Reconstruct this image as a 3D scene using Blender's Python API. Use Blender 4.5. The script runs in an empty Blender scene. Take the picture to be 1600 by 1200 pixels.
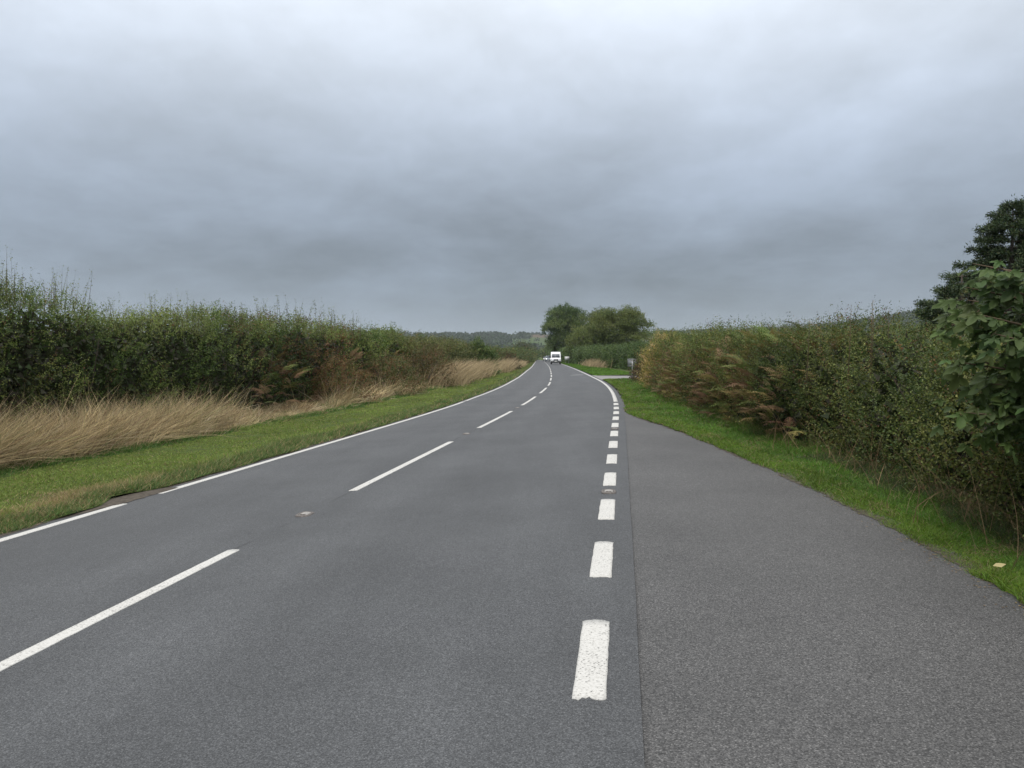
import bpy, bmesh, math, random
import numpy as np
from mathutils import Vector, Matrix
rng = np.random.default_rng(11)
random.seed(5)
scene = bpy.context.scene
COL = scene.collection
R = math.radians

# ------------------------------------------------------------------ camera, sky, sun, exposure
cam_d = bpy.data.cameras.new('camera'); cam = bpy.data.objects.new('camera', cam_d); COL.objects.link(cam)
cam_d.sensor_width = 36.0; cam_d.lens = 27.0; cam_d.clip_start = 0.05; cam_d.clip_end = 30000
cam.location = (0, 0, 1.55); cam.rotation_euler = (R(90 - 2.05), 0, 0)
scene.camera = cam

world = bpy.data.worlds.new('World'); scene.world = world; world.use_nodes = True
SUN_EL, SUN_AZ = 58, 205          # behind and slightly left of the camera, above the cloud
def build_world():
    nt = world.node_tree; nt.nodes.clear(); N = nt.nodes.new; L = nt.links.new
    out = N('ShaderNodeOutputWorld'); bg = N('ShaderNodeBackground'); L(bg.outputs[0], out.inputs[0])
    tc = N('ShaderNodeTexCoord'); sep = N('ShaderNodeSeparateXYZ'); L(tc.outputs['Generated'], sep.inputs[0])
    def m(op, a, b=None, clamp=False):
        n = N('ShaderNodeMath'); n.operation = op; n.use_clamp = clamp
        for i, v in enumerate((a, b)):
            if v is None: continue
            if isinstance(v, (int, float)): n.inputs[i].default_value = v
            else: L(v, n.inputs[i])
        return n.outputs[0]
    z = m('MAXIMUM', sep.outputs[2], 0.0)
    # cloud sheet overhead: direction projected on a high plane
    den = m('ADD', z, 0.26)
    comb = N('ShaderNodeCombineXYZ'); L(m('DIVIDE', sep.outputs[0], den), comb.inputs[0]); L(m('DIVIDE', sep.outputs[1], den), comb.inputs[1])
    def noise(scale, detail, rough, off, sx=1.0, sy=1.0, dist=0.0):
        mp = N('ShaderNodeMapping'); mp.inputs['Location'].default_value = off; mp.inputs['Scale'].default_value = (sx, sy, 1)
        L(comb.outputs[0], mp.inputs['Vector'])
        t = N('ShaderNodeTexNoise'); t.inputs['Scale'].default_value = scale; t.inputs['Detail'].default_value = detail
        t.inputs['Roughness'].default_value = rough; t.inputs['Distortion'].default_value = dist
        L(mp.outputs[0], t.inputs['Vector']); return t.outputs['Fac']
    big = noise(0.55, 3, 0.42, (100.95, 71.55, 11.55), 0.8, 1.0, .15)
    mid = noise(1.6, 8, 0.56, (74.55, 101.95, 13.95), 1.0, 0.95, 0.25)
    fine = noise(6.0, 8, 0.62, (1.3, 5.2, 2), 1.0, 0.9, 0.25)
    ramp = N('ShaderNodeValToRGB'); L(z, ramp.inputs[0]); e = ramp.color_ramp.elements
    e[0].position = 0.0; e[0].color = (.250, .292, .350, 1)
    e[1].position = 1.0; e[1].color = (1.62, 1.66, 1.70, 1)
    for p, c in ((.035, (.242, .285, .342)), (.085, (.198, .234, .284)), (.15, (.212, .249, .302)), (.24, (.292, .336, .398)), (.34, (.455, .505, .572)), (.46, (.67, .715, .77)), (.7, (1.2, 1.24, 1.28))):
        q = e.new(p); q.color = (*c, 1)
    ramp.color_ramp.interpolation = 'B_SPLINE'
    # darkness of the cloud base
    d = m('ADD', m('ADD', m('MULTIPLY', m('SUBTRACT', big, 0.5), 1.4), m('MULTIPLY', m('SUBTRACT', mid, 0.5), 0.85)), m('MULTIPLY', m('SUBTRACT', fine, 0.5), 0.36))
    # contrast fades right at the horizon and toward the zenith
    fade = m('MULTIPLY', m('MINIMUM', m('MULTIPLY', z, 9.0), 1.0), m('SUBTRACT', 1.15, z))
    gain = m('ADD', 1.0, m('MULTIPLY', d, fade))
    gcol = N('ShaderNodeCombineColor')
    # darker cloud is a little warmer and greyer, thin cloud bluer
    L(gain, gcol.inputs[0]); L(m('ADD', m('MULTIPLY', gain, 1.03), -0.03), gcol.inputs[1]); L(m('ADD', m('MULTIPLY', gain, 1.13), -0.13), gcol.inputs[2])
    mul = N('ShaderNodeMix'); mul.data_type = 'RGBA'; mul.blend_type = 'MULTIPLY'; mul.inputs[0].default_value = 1
    L(ramp.outputs[0], mul.inputs[6]); L(gcol.outputs[0], mul.inputs[7])
    sky = N('ShaderNodeTexSky'); sky.sky_type = 'NISHITA'; sky.sun_disc = False
    sky.sun_elevation = R(SUN_EL); sky.sun_rotation = R(SUN_AZ); sky.air_density = 1.0; sky.dust_density = 2.0
    sk = N('ShaderNodeMix'); sk.data_type = 'RGBA'; sk.blend_type = 'MULTIPLY'; sk.inputs[0].default_value = 1
    L(sky.outputs[0], sk.inputs[6]); sk.inputs[7].default_value = (.08, .08, .08, 1)
    mix = N('ShaderNodeMix'); mix.data_type = 'RGBA'; mix.inputs[0].default_value = 0.07     # a little clear sky through the sheet
    L(mul.outputs[2], mix.inputs[6]); L(sk.outputs[2], mix.inputs[7])
    L(mix.outputs[2], bg.inputs[0]); bg.inputs[1].default_value = 1.0
build_world()
sun_d = bpy.data.lights.new('sun', 'SUN'); sun = bpy.data.objects.new('sun', sun_d); COL.objects.link(sun)
sun_d.energy = 1.5; sun_d.angle = R(24); sun_d.color = (1.0, .97, .93)
az = R(SUN_AZ); el = R(SUN_EL)
sdir = Vector((math.sin(az) * math.cos(el), math.cos(az) * math.cos(el), math.sin(el)))
sun.rotation_euler = (-sdir).to_track_quat('-Z', 'Y').to_euler()
vs = scene.view_settings
vs.view_transform = 'Standard'; vs.look = 'None'; vs.exposure = 0.42; vs.gamma = 1.0; vs.use_curve_mapping = False
scene.render.engine = 'CYCLES'
scene.cycles.use_denoising = True
scene.cycles.max_bounces = 6; scene.cycles.diffuse_bounces = 3; scene.cycles.transmission_bounces = 3; scene.cycles.volume_bounces = 1
scene.cycles.transparent_max_bounces = 6

# ------------------------------------------------------------------ helpers
def tag(o, label=None, cat=None, group=None, kind=None):
    if label: o['label'] = label
    if cat: o['category'] = cat
    if group: o['group'] = group
    if kind: o['kind'] = kind
    return o
def empty(name, loc=(0, 0, 0), rz=0):
    o = bpy.data.objects.new(name, None); COL.objects.link(o); o.location = loc; o.rotation_euler = (0, 0, rz); o.empty_display_size = .2
    return o
def link(name, me, parent=None):
    o = bpy.data.objects.new(name, me); COL.objects.link(o)
    if parent is not None: o.parent = parent
    return o

class Buf:
    """collects vertices, faces and colours; build() makes one mesh object"""
    def __init__(s): s.v = []; s.f = []; s.c = []; s.n = 0; s.uv = None
    def add(s, v, f, c=(1, 1, 1)):
        v = np.asarray(v, float).reshape(-1, 3); c = np.asarray(c, float)
        if c.ndim == 1: c = np.tile(c, (len(v), 1))
        s.v.append(v); s.c.append(c)
        for q in (f if isinstance(f, list) else [f]):
            s.f.append(np.asarray(q, np.int64) + s.n)
        s.n += len(v)
    def mesh(s, name, mat, smooth=False, origin=(0, 0, 0)):
        V = np.concatenate(s.v) - np.asarray(origin); C = np.concatenate(s.c)
        tot = np.concatenate([np.full(len(q), q.shape[1], np.int32) for q in s.f])
        loops = np.concatenate([q.ravel() for q in s.f]).astype(np.int32)
        me = bpy.data.meshes.new(name)
        me.vertices.add(len(V)); me.vertices.foreach_set('co', V.astype(np.float32).ravel())
        me.loops.add(len(loops)); me.loops.foreach_set('vertex_index', loops)
        me.polygons.add(len(tot)); st = np.zeros(len(tot), np.int32); st[1:] = np.cumsum(tot)[:-1]
        me.polygons.foreach_set('loop_start', st)
        me.update(calc_edges=True)
        a = me.color_attributes.new('Col', 'FLOAT_COLOR', 'POINT')
        a.data.foreach_set('color', np.c_[C, np.ones(len(C))].astype(np.float32).ravel())
        if smooth: me.shade_smooth()
        if mat is not None: me.materials.append(mat)
        return me
    def build(s, name, mat, parent=None, smooth=False, origin=(0, 0, 0)):
        o = link(name, s.mesh(name, mat, smooth, origin), parent)
        if parent is None: o.location = origin
        return o

def unit(a): return a / np.maximum(np.linalg.norm(a, axis=-1, keepdims=True), 1e-9)
_perm = rng.integers(0, 2 ** 31 - 1, 4096)
def vnoise(x, y, z=0.0):
    """smooth value noise, -1..1"""
    x, y, z = np.broadcast_arrays(np.asarray(x, float), np.asarray(y, float), np.asarray(z, float))
    xi, yi, zi = np.floor(x).astype(np.int64), np.floor(y).astype(np.int64), np.floor(z).astype(np.int64)
    fx, fy, fz = x - xi, y - yi, z - zi
    fx, fy, fz = [q * q * (3 - 2 * q) for q in (fx, fy, fz)]
    def h(a, b, c): return (_perm[(a * 73 + b * 1259 + c * 2957) % 4096] % 10007) / 5003.0 - 1
    r = 0
    for dx in (0, 1):
        for dy in (0, 1):
            for dz in (0, 1):
                r = r + h(xi + dx, yi + dy, zi + dz) * (fx if dx else 1 - fx) * (fy if dy else 1 - fy) * (fz if dz else 1 - fz)
    return r
def randdir(n):
    return unit(rng.normal(size=(n, 3)))

def leaves(buf, P, D, U, Ln, W, C, fold=.22, tri=False):
    n = len(P); D = unit(D); S = np.cross(D, U); S = unit(S); Nn = np.cross(S, D)
    Ln = np.asarray(Ln).reshape(-1, 1) * np.ones((n, 1)); W = np.asarray(W).reshape(-1, 1) * np.ones((n, 1))
    if tri:
        V = np.empty((n, 3, 3)); V[:, 0] = P + D * Ln * .18 - S * W * .55; V[:, 1] = P + D * Ln * .30 + S * W * .55; V[:, 2] = P + D * Ln
        buf.add(V, np.arange(3 * n).reshape(n, 3), np.repeat(C, 3, axis=0)); return
    V = np.empty((n, 4, 3)); V[:, 0] = P; V[:, 2] = P + D * Ln
    V[:, 1] = P + D * Ln * .45 + S * W * .5 + Nn * W * fold
    V[:, 3] = P + D * Ln * .45 - S * W * .5 + Nn * W * fold
    buf.add(V, np.arange(4 * n).reshape(n, 4), np.repeat(C, 4, axis=0))
def sprays(buf, O, D, Ln, k, leaf, C, spread=1.0, jit=.18, up=.15, taper=.35, ratio=.62, tri=True):
    """each of the n sprays: a twig direction D with k leaves along it"""
    n = len(O); D = unit(D); Ln = np.asarray(Ln).reshape(-1) * np.ones(n); leaf = np.asarray(leaf).reshape(-1) * np.ones(n)
    u = rng.random((n, k)); 
    P = O[:, None] + D[:, None] * (Ln[:, None] * u)[..., None] + rng.normal(size=(n, k, 3)) * (leaf[:, None, None] * .35)
    rd = randdir(n * k).reshape(n, k, 3)
    LD = D[:, None] * .45 + rd * spread + np.array([0, 0, up])
    sz = leaf[:, None] * (1 - taper * u) * rng.uniform(.65, 1.2, (n, k))
    cc = C[:, None] * (1 + rng.normal(size=(n, k, 1)) * jit) + rng.normal(size=(n, k, 3)) * .006
    U = randdir(n * k) + np.array([0, 0, .7])
    leaves(buf, P.reshape(-1, 3), LD.reshape(-1, 3), U, sz.ravel(), sz.ravel() * ratio, np.clip(cc.reshape(-1, 3), .004, 1), tri=tri)
def ribbons(buf, P, D, bend, Ln, W, C, seg=3, Ctip=None, wtip=.12):
    """n tapering blades: base P, direction D, sideways bend vector, length, width"""
    n = len(P); D = unit(D); Ln = np.asarray(Ln).reshape(-1) * np.ones(n); W = np.asarray(W).reshape(-1) * np.ones(n)
    S = unit(np.cross(D, randdir(n)))
    V = np.empty((n, seg + 1, 2, 3)); Cc = np.empty((n, seg + 1, 2, 3))
    for i in range(seg + 1):
        u = i / seg
        c = P + D * (Ln * u)[:, None] + bend * (Ln * u * u)[:, None]
        w = (W * (1 - (1 - wtip) * u ** 1.3) * .5)[:, None]
        V[:, i, 0] = c - S * w; V[:, i, 1] = c + S * w
        col = C if Ctip is None else C * (1 - u) + Ctip * u
        Cc[:, i, 0] = col; Cc[:, i, 1] = col
    b = (np.arange(n) * (seg + 1) * 2)[:, None]
    F = [b + np.array([[2 * i, 2 * i + 1, 2 * i + 3, 2 * i + 2]]) for i in range(seg - 1)]; i = seg - 1
    fl = [b + np.array([[2 * i, 2 * i + 1, 2 * i + 3]])]
    if F: fl.append(np.concatenate(F))
    buf.add(V, fl, Cc.reshape(-1, 3))
def tube(buf, pts, rad, sides=6, c=(.1, .08, .06), cap=True):
    pts = np.asarray(pts, float); n = len(pts); rad = np.asarray(rad, float) * np.ones(n)
    T = np.gradient(pts, axis=0); T = unit(T)
    ref = np.array([1., 0, 0]) if abs(T[0, 0]) < .8 else np.array([0, 1., 0])
    A = unit(np.cross(T, ref)); B = np.cross(T, A)
    a = np.linspace(0, 2 * np.pi, sides, endpoint=False)
    V = pts[:, None] + rad[:, None, None] * (A[:, None] * np.cos(a)[None, :, None] + B[:, None] * np.sin(a)[None, :, None])
    F = [[i * sides + j, i * sides + (j + 1) % sides, (i + 1) * sides + (j + 1) % sides, (i + 1) * sides + j] for i in range(n - 1) for j in range(sides)]
    fs = [np.array(F)]
    if cap: fs.append(np.array([list(range((n - 1) * sides, n * sides))]))
    buf.add(V, fs, c)
def box(buf, lo, hi, c=(1, 1, 1)):
    x0, y0, z0 = lo; x1, y1, z1 = hi
    v = [(x0, y0, z0), (x1, y0, z0), (x1, y1, z0), (x0, y1, z0), (x0, y0, z1), (x1, y0, z1), (x1, y1, z1), (x0, y1, z1)]
    buf.add(v, np.array([[0, 3, 2, 1], [4, 5, 6, 7], [0, 1, 5, 4], [1, 2, 6, 5], [2, 3, 7, 6], [3, 0, 4, 7]]), c)

# ------------------------------------------------------------------ materials
def mat_new(name):
    m = bpy.data.materials.new(name); m.use_nodes = True; nt = m.node_tree; nt.nodes.clear()
    out = nt.nodes.new('ShaderNodeOutputMaterial')
    return m, nt, nt.nodes.new, nt.links.new, out
def mat_plain(name, col, rough=.5, metal=0, spec=.5, emit=None, grain=0.0, scale=40):
    m, nt, N, L, out = mat_new(name); b = N('ShaderNodeBsdfPrincipled'); L(b.outputs[0], out.inputs[0])
    b.inputs['Base Color'].default_value = (*col, 1); b.inputs['Roughness'].default_value = rough; b.inputs['Metallic'].default_value = metal
    b.inputs['Specular IOR Level'].default_value = spec
    if grain:
        t = N('ShaderNodeTexNoise'); t.inputs['Scale'].default_value = scale; t.inputs['Detail'].default_value = 5
        tc = N('ShaderNodeTexCoord'); L(tc.outputs['Object'], t.inputs['Vector'])
        r = N('ShaderNodeMapRange'); L(t.outputs['Fac'], r.inputs[0]); r.inputs[1].default_value = .3; r.inputs[2].default_value = .7; r.inputs[3].default_value = 1 - grain; r.inputs[4].default_value = 1 + grain
        x = N('ShaderNodeMix'); x.data_type = 'RGBA'; x.blend_type = 'MULTIPLY'; x.inputs[0].default_value = 1; x.inputs[6].default_value = (*col, 1)
        L(r.outputs[0], x.inputs[7]); L(x.outputs[2], b.inputs['Base Color'])
    if emit: b.inputs['Emission Color'].default_value = (*emit[0], 1); b.inputs['Emission Strength'].default_value = emit[1]
    return m
def mat_leaf(name, trans=.42, rough=.55, spec=.35, tint=(1, 1, 1), objrand=0.0):
    m, nt, N, L, out = mat_new(name)
    a = N('ShaderNodeAttribute'); a.attribute_name = 'Col'; col = a.outputs['Color']
    x = N('ShaderNodeMix'); x.data_type = 'RGBA'; x.blend_type = 'MULTIPLY'; x.inputs[0].default_value = 1; L(col, x.inputs[6]); x.inputs[7].default_value = (*tint, 1); col = x.outputs[2]
    if objrand:
        oi = N('ShaderNodeObjectInfo'); hs = N('ShaderNodeHueSaturation')
        r1 = N('ShaderNodeMapRange'); L(oi.outputs['Random'], r1.inputs[0]); r1.inputs[3].default_value = .5 - objrand * .12; r1.inputs[4].default_value = .5 + objrand * .10
        r2 = N('ShaderNodeMath'); r2.operation = 'MULTIPLY'; L(oi.outputs['Random'], r2.inputs[0]); r2.inputs[1].default_value = 7.13
        fr = N('ShaderNodeMath'); fr.operation = 'FRACT'; L(r2.outputs[0], fr.inputs[0])
        r3 = N('ShaderNodeMapRange'); L(fr.outputs[0], r3.inputs[0]); r3.inputs[3].default_value = .65; r3.inputs[4].default_value = 1.35
        L(r1.outputs[0], hs.inputs['Hue']); L(r3.outputs[0], hs.inputs['Value']); L(col, hs.inputs['Color']); col = hs.outputs[0]
    b = N('ShaderNodeBsdfPrincipled'); L(col, b.inputs['Base Color']); b.inputs['Roughness'].default_value = rough; b.inputs['Specular IOR Level'].default_value = spec
    t = N('ShaderNodeBsdfTranslucent'); L(col, t.inputs[0])
    s = N('ShaderNodeMixShader'); s.inputs[0].default_value = trans; L(b.outputs[0], s.inputs[1]); L(t.outputs[0], s.inputs[2]); L(s.outputs[0], out.inputs[0])
    return m
M = {}
M['leaf'] = mat_leaf('hawthorn_leaf', .38, .5, .32); M['grass'] = mat_leaf('grass_blade', .3, .6, .25); M['straw'] = mat_leaf('dry_straw', .2, .8, .15)
M['bigleaf'] = mat_leaf('sycamore_leaf', .3, .55, .28, objrand=.22); M['frond'] = mat_leaf('fern_frond', .25, .7, .2, objrand=.22)
M['needle'] = mat_leaf('needles', .12, .6, .3)
M['bark'] = mat_leaf('bark', 0.0, .9, .1)

def mat_asphalt(name, stone, light, dark, mid, bumpd, tracks):
    m, nt, N, L, out = mat_new(name); b = N('ShaderNodeBsdfPrincipled'); L(b.outputs[0], out.inputs[0])
    g = N('ShaderNodeNewGeometry'); pos = g.outputs['Position']
    def math_(op, a, c=None, clamp=False):
        n = N('ShaderNodeMath'); n.operation = op; n.use_clamp = clamp
        for i, v in enumerate((a, c)):
            if v is None: continue
            if isinstance(v, (int, float)): n.inputs[i].default_value = v
            else: L(v, n.inputs[i])
        return n.outputs[0]
    v = N('ShaderNodeTexVoronoi'); v.inputs['Scale'].default_value = 1 / stone; L(pos, v.inputs['Vector'])
    sc = N('ShaderNodeSeparateColor'); L(v.outputs['Color'], sc.inputs[0])
    r = N('ShaderNodeValToRGB'); L(sc.outputs[0], r.inputs[0]); e = r.color_ramp.elements
    e[0].color = (*dark, 1); e[0].position = .05; e[1].color = (*light, 1); e[1].position = 1.0
    q = e.new(.55); q.color = (*mid, 1); q = e.new(.88); q.color = tuple(min(1, x * 1.3) for x in mid) + (1,)
    n1 = N('ShaderNodeTexNoise'); n1.inputs['Scale'].default_value = 70; n1.inputs['Detail'].default_value = 4; L(pos, n1.inputs['Vector'])
    n2 = N('ShaderNodeTexNoise'); n2.inputs['Scale'].default_value = .55; n2.inputs['Detail'].default_value = 6; n2.inputs['Roughness'].default_value = .6; L(pos, n2.inputs['Vector'])
    # dark bitumen between the stones
    gap = N('ShaderNodeMapRange'); L(v.outputs['Distance'], gap.inputs[0]); gap.inputs[1].default_value = .35; gap.inputs[2].default_value = .75; gap.inputs[3].default_value = 1.0; gap.inputs[4].default_value = .62
    f1 = math_('ADD', .86, math_('MULTIPLY', n1.outputs['Fac'], .28)); f2 = math_('ADD', .60, math_('MULTIPLY', n2.outputs['Fac'], .80))
    val = math_('MULTIPLY', math_('MULTIPLY', f1, f2), gap.outputs[0])
    if tracks:
        uv = N('ShaderNodeUVMap'); uv.uv_map = 'UVMap'; su = N('ShaderNodeSeparateXYZ'); L(uv.outputs[0], su.inputs[0]); t = su.outputs[0]
        # four polished wheel tracks, and a dark seam between the two lanes (t in lane widths, 0 centre line)
        a = math_('ABSOLUTE', math_('SUBTRACT', math_('ABSOLUTE', math_('SUBTRACT', math_('ABSOLUTE', t), .5)), .27))
        tr = math_('MULTIPLY', math_('SUBTRACT', 1.0, math_('MULTIPLY', a, 6.0), True), .11)
        val = math_('MULTIPLY', val, math_('ADD', .97, tr))
        w = N('ShaderNodeTexNoise'); w.inputs['Scale'].default_value = 2.2; w.inputs['Detail'].default_value = 5; L(pos, w.inputs['Vector'])
        sd = math_('ABSOLUTE', math_('ADD', t, math_('MULTIPLY', math_('SUBTRACT', w.outputs['Fac'], .5), .03)))
        seam = math_('MULTIPLY', math_('SUBTRACT', 1.0, math_('MULTIPLY', sd, 90.0), True), math_('MULTIPLY', math_('SUBTRACT', w.outputs['Fac'], .38, True), 2.6, True))
        val = math_('MULTIPLY', val, math_('SUBTRACT', 1.0, math_('MULTIPLY', seam, .75)))
        oil = N('ShaderNodeTexNoise'); oil.inputs['Scale'].default_value = .9; oil.inputs['Detail'].default_value = 7; oil.inputs['Roughness'].default_value = .7; mpo = N('ShaderNodeMapping'); mpo.inputs['Scale'].default_value = (2.2, .16, 1); L(pos, mpo.inputs[0]); L(mpo.outputs[0], oil.inputs['Vector'])
        val = math_('MULTIPLY', val, math_('ADD', .74, math_('MULTIPLY', oil.outputs['Fac'], .52)))
    x = N('ShaderNodeMix'); x.data_type = 'RGBA'; x.blend_type = 'MULTIPLY'; x.inputs[0].default_value = 1; L(r.outputs[0], x.inputs[6]); L(val, x.inputs[7])
    L(x.outputs[2], b.inputs['Base Color'])
    b.inputs['Roughness'].default_value = .72; b.inputs['Specular IOR Level'].default_value = .42
    bp = N('ShaderNodeBump'); bp.inputs['Strength'].default_value = .8; bp.inputs['Distance'].default_value = bumpd
    hgt = math_('ADD', math_('MULTIPLY', math_('SUBTRACT', 1.0, v.outputs['Distance']), .8), math_('MULTIPLY', n1.outputs['Fac'], .35)); L(hgt, bp.inputs['Height'])
    L(bp.outputs[0], b.inputs['Normal'])
    return m
M['asphalt'] = mat_asphalt('road_asphalt', .0062, (.150, .154, .158), (.048, .050, .0525), (.082, .085, .0885), .0016, True)
M['layby'] = mat_asphalt('layby_asphalt', .0068, (.200, .196, .191), (.042, .0415, .041), (.095, .0935, .092), .0016, False)
def mat_paint():
    m, nt, N, L, out = mat_new('line_paint'); b = N('ShaderNodeBsdfPrincipled'); L(b.outputs[0], out.inputs[0])
    g = N('ShaderNodeNewGeometry'); pos = g.outputs['Position']
    v = N('ShaderNodeTexNoise'); v.inputs['Scale'].default_value = 75; v.inputs['Detail'].default_value = 3; v.inputs['Roughness'].default_value = .6; L(pos, v.inputs['Vector'])
    w = N('ShaderNodeTexNoise'); w.inputs['Scale'].default_value = 3.0; w.inputs['Detail'].default_value = 4; L(pos, w.inputs['Vector'])
    s = N('ShaderNodeMath'); s.operation = 'MULTIPLY_ADD'; L(w.outputs['Fac'], s.inputs[0]); s.inputs[1].default_value = -.16; L(v.outputs['Fac'], s.inputs[2])
    r = N('ShaderNodeValToRGB'); L(s.outputs[0], r.inputs[0]); e = r.color_ramp.elements
    e[0].position = .26; e[0].color = (.13, .128, .125, 1); e[1].position = .31; e[1].color = (.46, .45, .42, 1)
    q = e.new(.50); q.color = (.57, .56, .53, 1)
    L(r.outputs[0], b.inputs['Base Color']); b.inputs['Roughness'].default_value = .7
    bp = N('ShaderNodeBump'); bp.inputs['Strength'].default_value = .5; bp.inputs['Distance'].default_value = .002; L(v.outputs['Fac'], bp.inputs['Height']); L(bp.outputs[0], b.inputs['Normal'])
    return m
M['paint'] = mat_paint()
def mat_ground(name, cols, scale, bump=.02):
    m, nt, N, L, out = mat_new(name); b = N('ShaderNodeBsdfPrincipled'); L(b.outputs[0], out.inputs[0])
    g = N('ShaderNodeNewGeometry'); pos = g.outputs['Position']
    a = N('ShaderNodeTexNoise'); a.inputs['Scale'].default_value = scale; a.inputs['Detail'].default_value = 8; a.inputs['Roughness'].default_value = .68; L(pos, a.inputs['Vector'])
    r = N('ShaderNodeValToRGB'); L(a.outputs['Fac'], r.inputs[0]); e = r.color_ramp.elements
    e[0].position = .3; e[0].color = (*cols[0], 1); e[1].position = .7; e[1].color = (*cols[-1], 1)
    for i, c in enumerate(cols[1:-1]): q = e.new(.3 + .4 * (i + 1) / (len(cols) - 1)); q.color = (*c, 1)
    L(r.outputs[0], b.inputs['Base Color']); b.inputs['Roughness'].default_value = .95; b.inputs['Specular IOR Level'].default_value = .1
    bp = N('ShaderNodeBump'); bp.inputs['Strength'].default_value = .7; bp.inputs['Distance'].default_value = bump; L(a.outputs['Fac'], bp.inputs['Height']); L(bp.outputs[0], b.inputs['Normal'])
    return m
M['verge'] = mat_ground('verge_turf', [(.05, .045, .025), (.06, .085, .022), (.085, .125, .03)], 9)
M['soil'] = mat_ground('bare_soil', [(.045, .040, .034), (.085, .073, .06), (.13, .112, .092)], 14, .01)
M['pasture'] = mat_ground('pasture', [(.05, .075, .02), (.075, .11, .03), (.11, .12, .045)], .08, .05)
M['track'] = mat_ground('track_gravel', [(.16, .155, .15), (.24, .235, .225), (.33, .325, .31)], 18, .01)

# ------------------------------------------------------------------ road alignment: s along the road, t to the right of the nearside edge line
_s = np.arange(-40, 460, .5)
_th = np.interp(_s, [-40, 20, 52, 140, 265, 340, 460], [.1417, .1417, .05, .036, .034, -.06, -.42])
_x = np.concatenate([[0], np.cumsum(np.sin(_th[:-1]) * .5)]); _y = np.concatenate([[0], np.cumsum(np.cos(_th[:-1]) * .5)])
_i0 = int(np.argmin(abs(_s))); _x = _x - _x[_i0] - .14; _y = _y - _y[_i0]
def SE(s): return np.interp(s, [30, 90, 150], [.06, .02, .012])        # crossfall into the bend
def TL(s): return np.interp(s, [35, 65, 120], [-6.3, -5.85, -5.75])    # offside edge line
def TC(s): return TL(s) * .527                                        # centre line
def zst(s, t):
    s = np.asarray(s, float); t = np.asarray(t, float)
    return -SE(s) * np.clip(-t, 0, 7.5)
def W(s, t, dz=0.0):
    s = np.asarray(s, float); t = np.asarray(t, float)
    th = np.interp(s, _s, _th)
    return np.stack(np.broadcast_arrays(np.interp(s, _s, _x) + t * np.cos(th), np.interp(s, _s, _y) - t * np.sin(th), zst(s, t) + dz), -1)
def st_of(x, y):
    s = np.interp(y, _y, _s); th = np.interp(s, _s, _th)
    return s, (x - np.interp(s, _s, _x)) * np.cos(th)

# ground sheet to the horizon
def hill_z(x, y):
    far = 64 + 16 * vnoise(x / 700 + 3.3, .5) + 6 * vnoise(x / 210, 7.5) + np.clip((x - 150) / 900, 0, 1) * 34
    k = np.clip((y - 1050) / 1250, 0, 1); k = k * k * (3 - 2 * k)
    h = far * k * (1 + .10 * vnoise(x / 300, y / 300))
    # nearer wooded spur on the right
    k2 = np.clip((y - 600) / 600, 0, 1); k2 = k2 * k2 * (3 - 2 * k2); r2 = np.clip((x - 330) / 500, 0, 1)
    return np.maximum(h, 82 * k2 * r2 * r2 * (3 - 2 * r2))
def grid_mesh(name, xs, ys, zf, mat, kind='structure'):
    X, Y = np.meshgrid(xs, ys); Z = zf(X, Y); nx = len(xs)
    b = Buf(); i = np.arange(len(ys) - 1)[:, None] * nx + np.arange(nx - 1)[None]; i = i.ravel()
    b.add(np.stack([X, Y, Z], -1), np.stack([i, i + 1, i + nx + 1, i + nx], 1)); o = b.build(name, mat, smooth=True); tag(o, kind=kind); return o
def ground_z(X, Y):
    s, t = st_of(X, np.clip(Y, -39, 440)); return zst(s, t) - .09
xs = np.unique(np.concatenate([np.linspace(-6000, -60, 30), np.linspace(-60, 60, 81), np.linspace(60, 6000, 30)]))
ys = np.unique(np.concatenate([[-2000, -500, -120], np.linspace(-40, 460, 126), np.linspace(460, 6000, 30)]))
grid_mesh('ground', xs, ys, ground_z, M['pasture'])

# carriageway with UV across the lanes
def strip(name, ss, tcols, zoff, mat, uvf=None, parent=None, kind='structure'):
    """tcols: list of functions s->t, one for each column"""
    nt_ = len(tcols); T = np.stack([np.asarray(f(ss)) * np.ones_like(ss) for f in tcols], 1); S = np.repeat(ss[:, None], nt_, 1)
    z = zoff(S, T) if callable(zoff) else zoff
    P = W(S, T, z); b = Buf(); i = (np.arange(len(ss) - 1)[:, None] * nt_ + np.arange(nt_ - 1)[None]).ravel()
    F = np.stack([i, i + 1, i + nt_ + 1, i + nt_], 1); b.add(P, F); o = b.build(name, mat, parent, smooth=True)
    if uvf is not None:
        u = uvf(S, T); uvl = o.data.uv_layers.new(name='UVMap'); uvl.data.foreach_set('uv', u.reshape(-1, 2)[F.ravel()].astype(np.float32).ravel())
    if kind: tag(o, kind=kind)
    return o
ss = np.concatenate([np.arange(-12, 60, 1.0), np.arange(60, 440, 3.0)])
road = strip('road', ss, [lambda s: TL(s) - .62 + .06 * vnoise(s * .9, 3), lambda s: TL(s) * .75, TC, lambda s: TL(s) * .25, lambda s: 0 * s, lambda s: .235 + .004 * vnoise(s * 2, 1)], 0.0, M['asphalt'],
             lambda S, T: np.stack([(T - TC(S)) / np.abs(TC(S)), S], -1))
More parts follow.
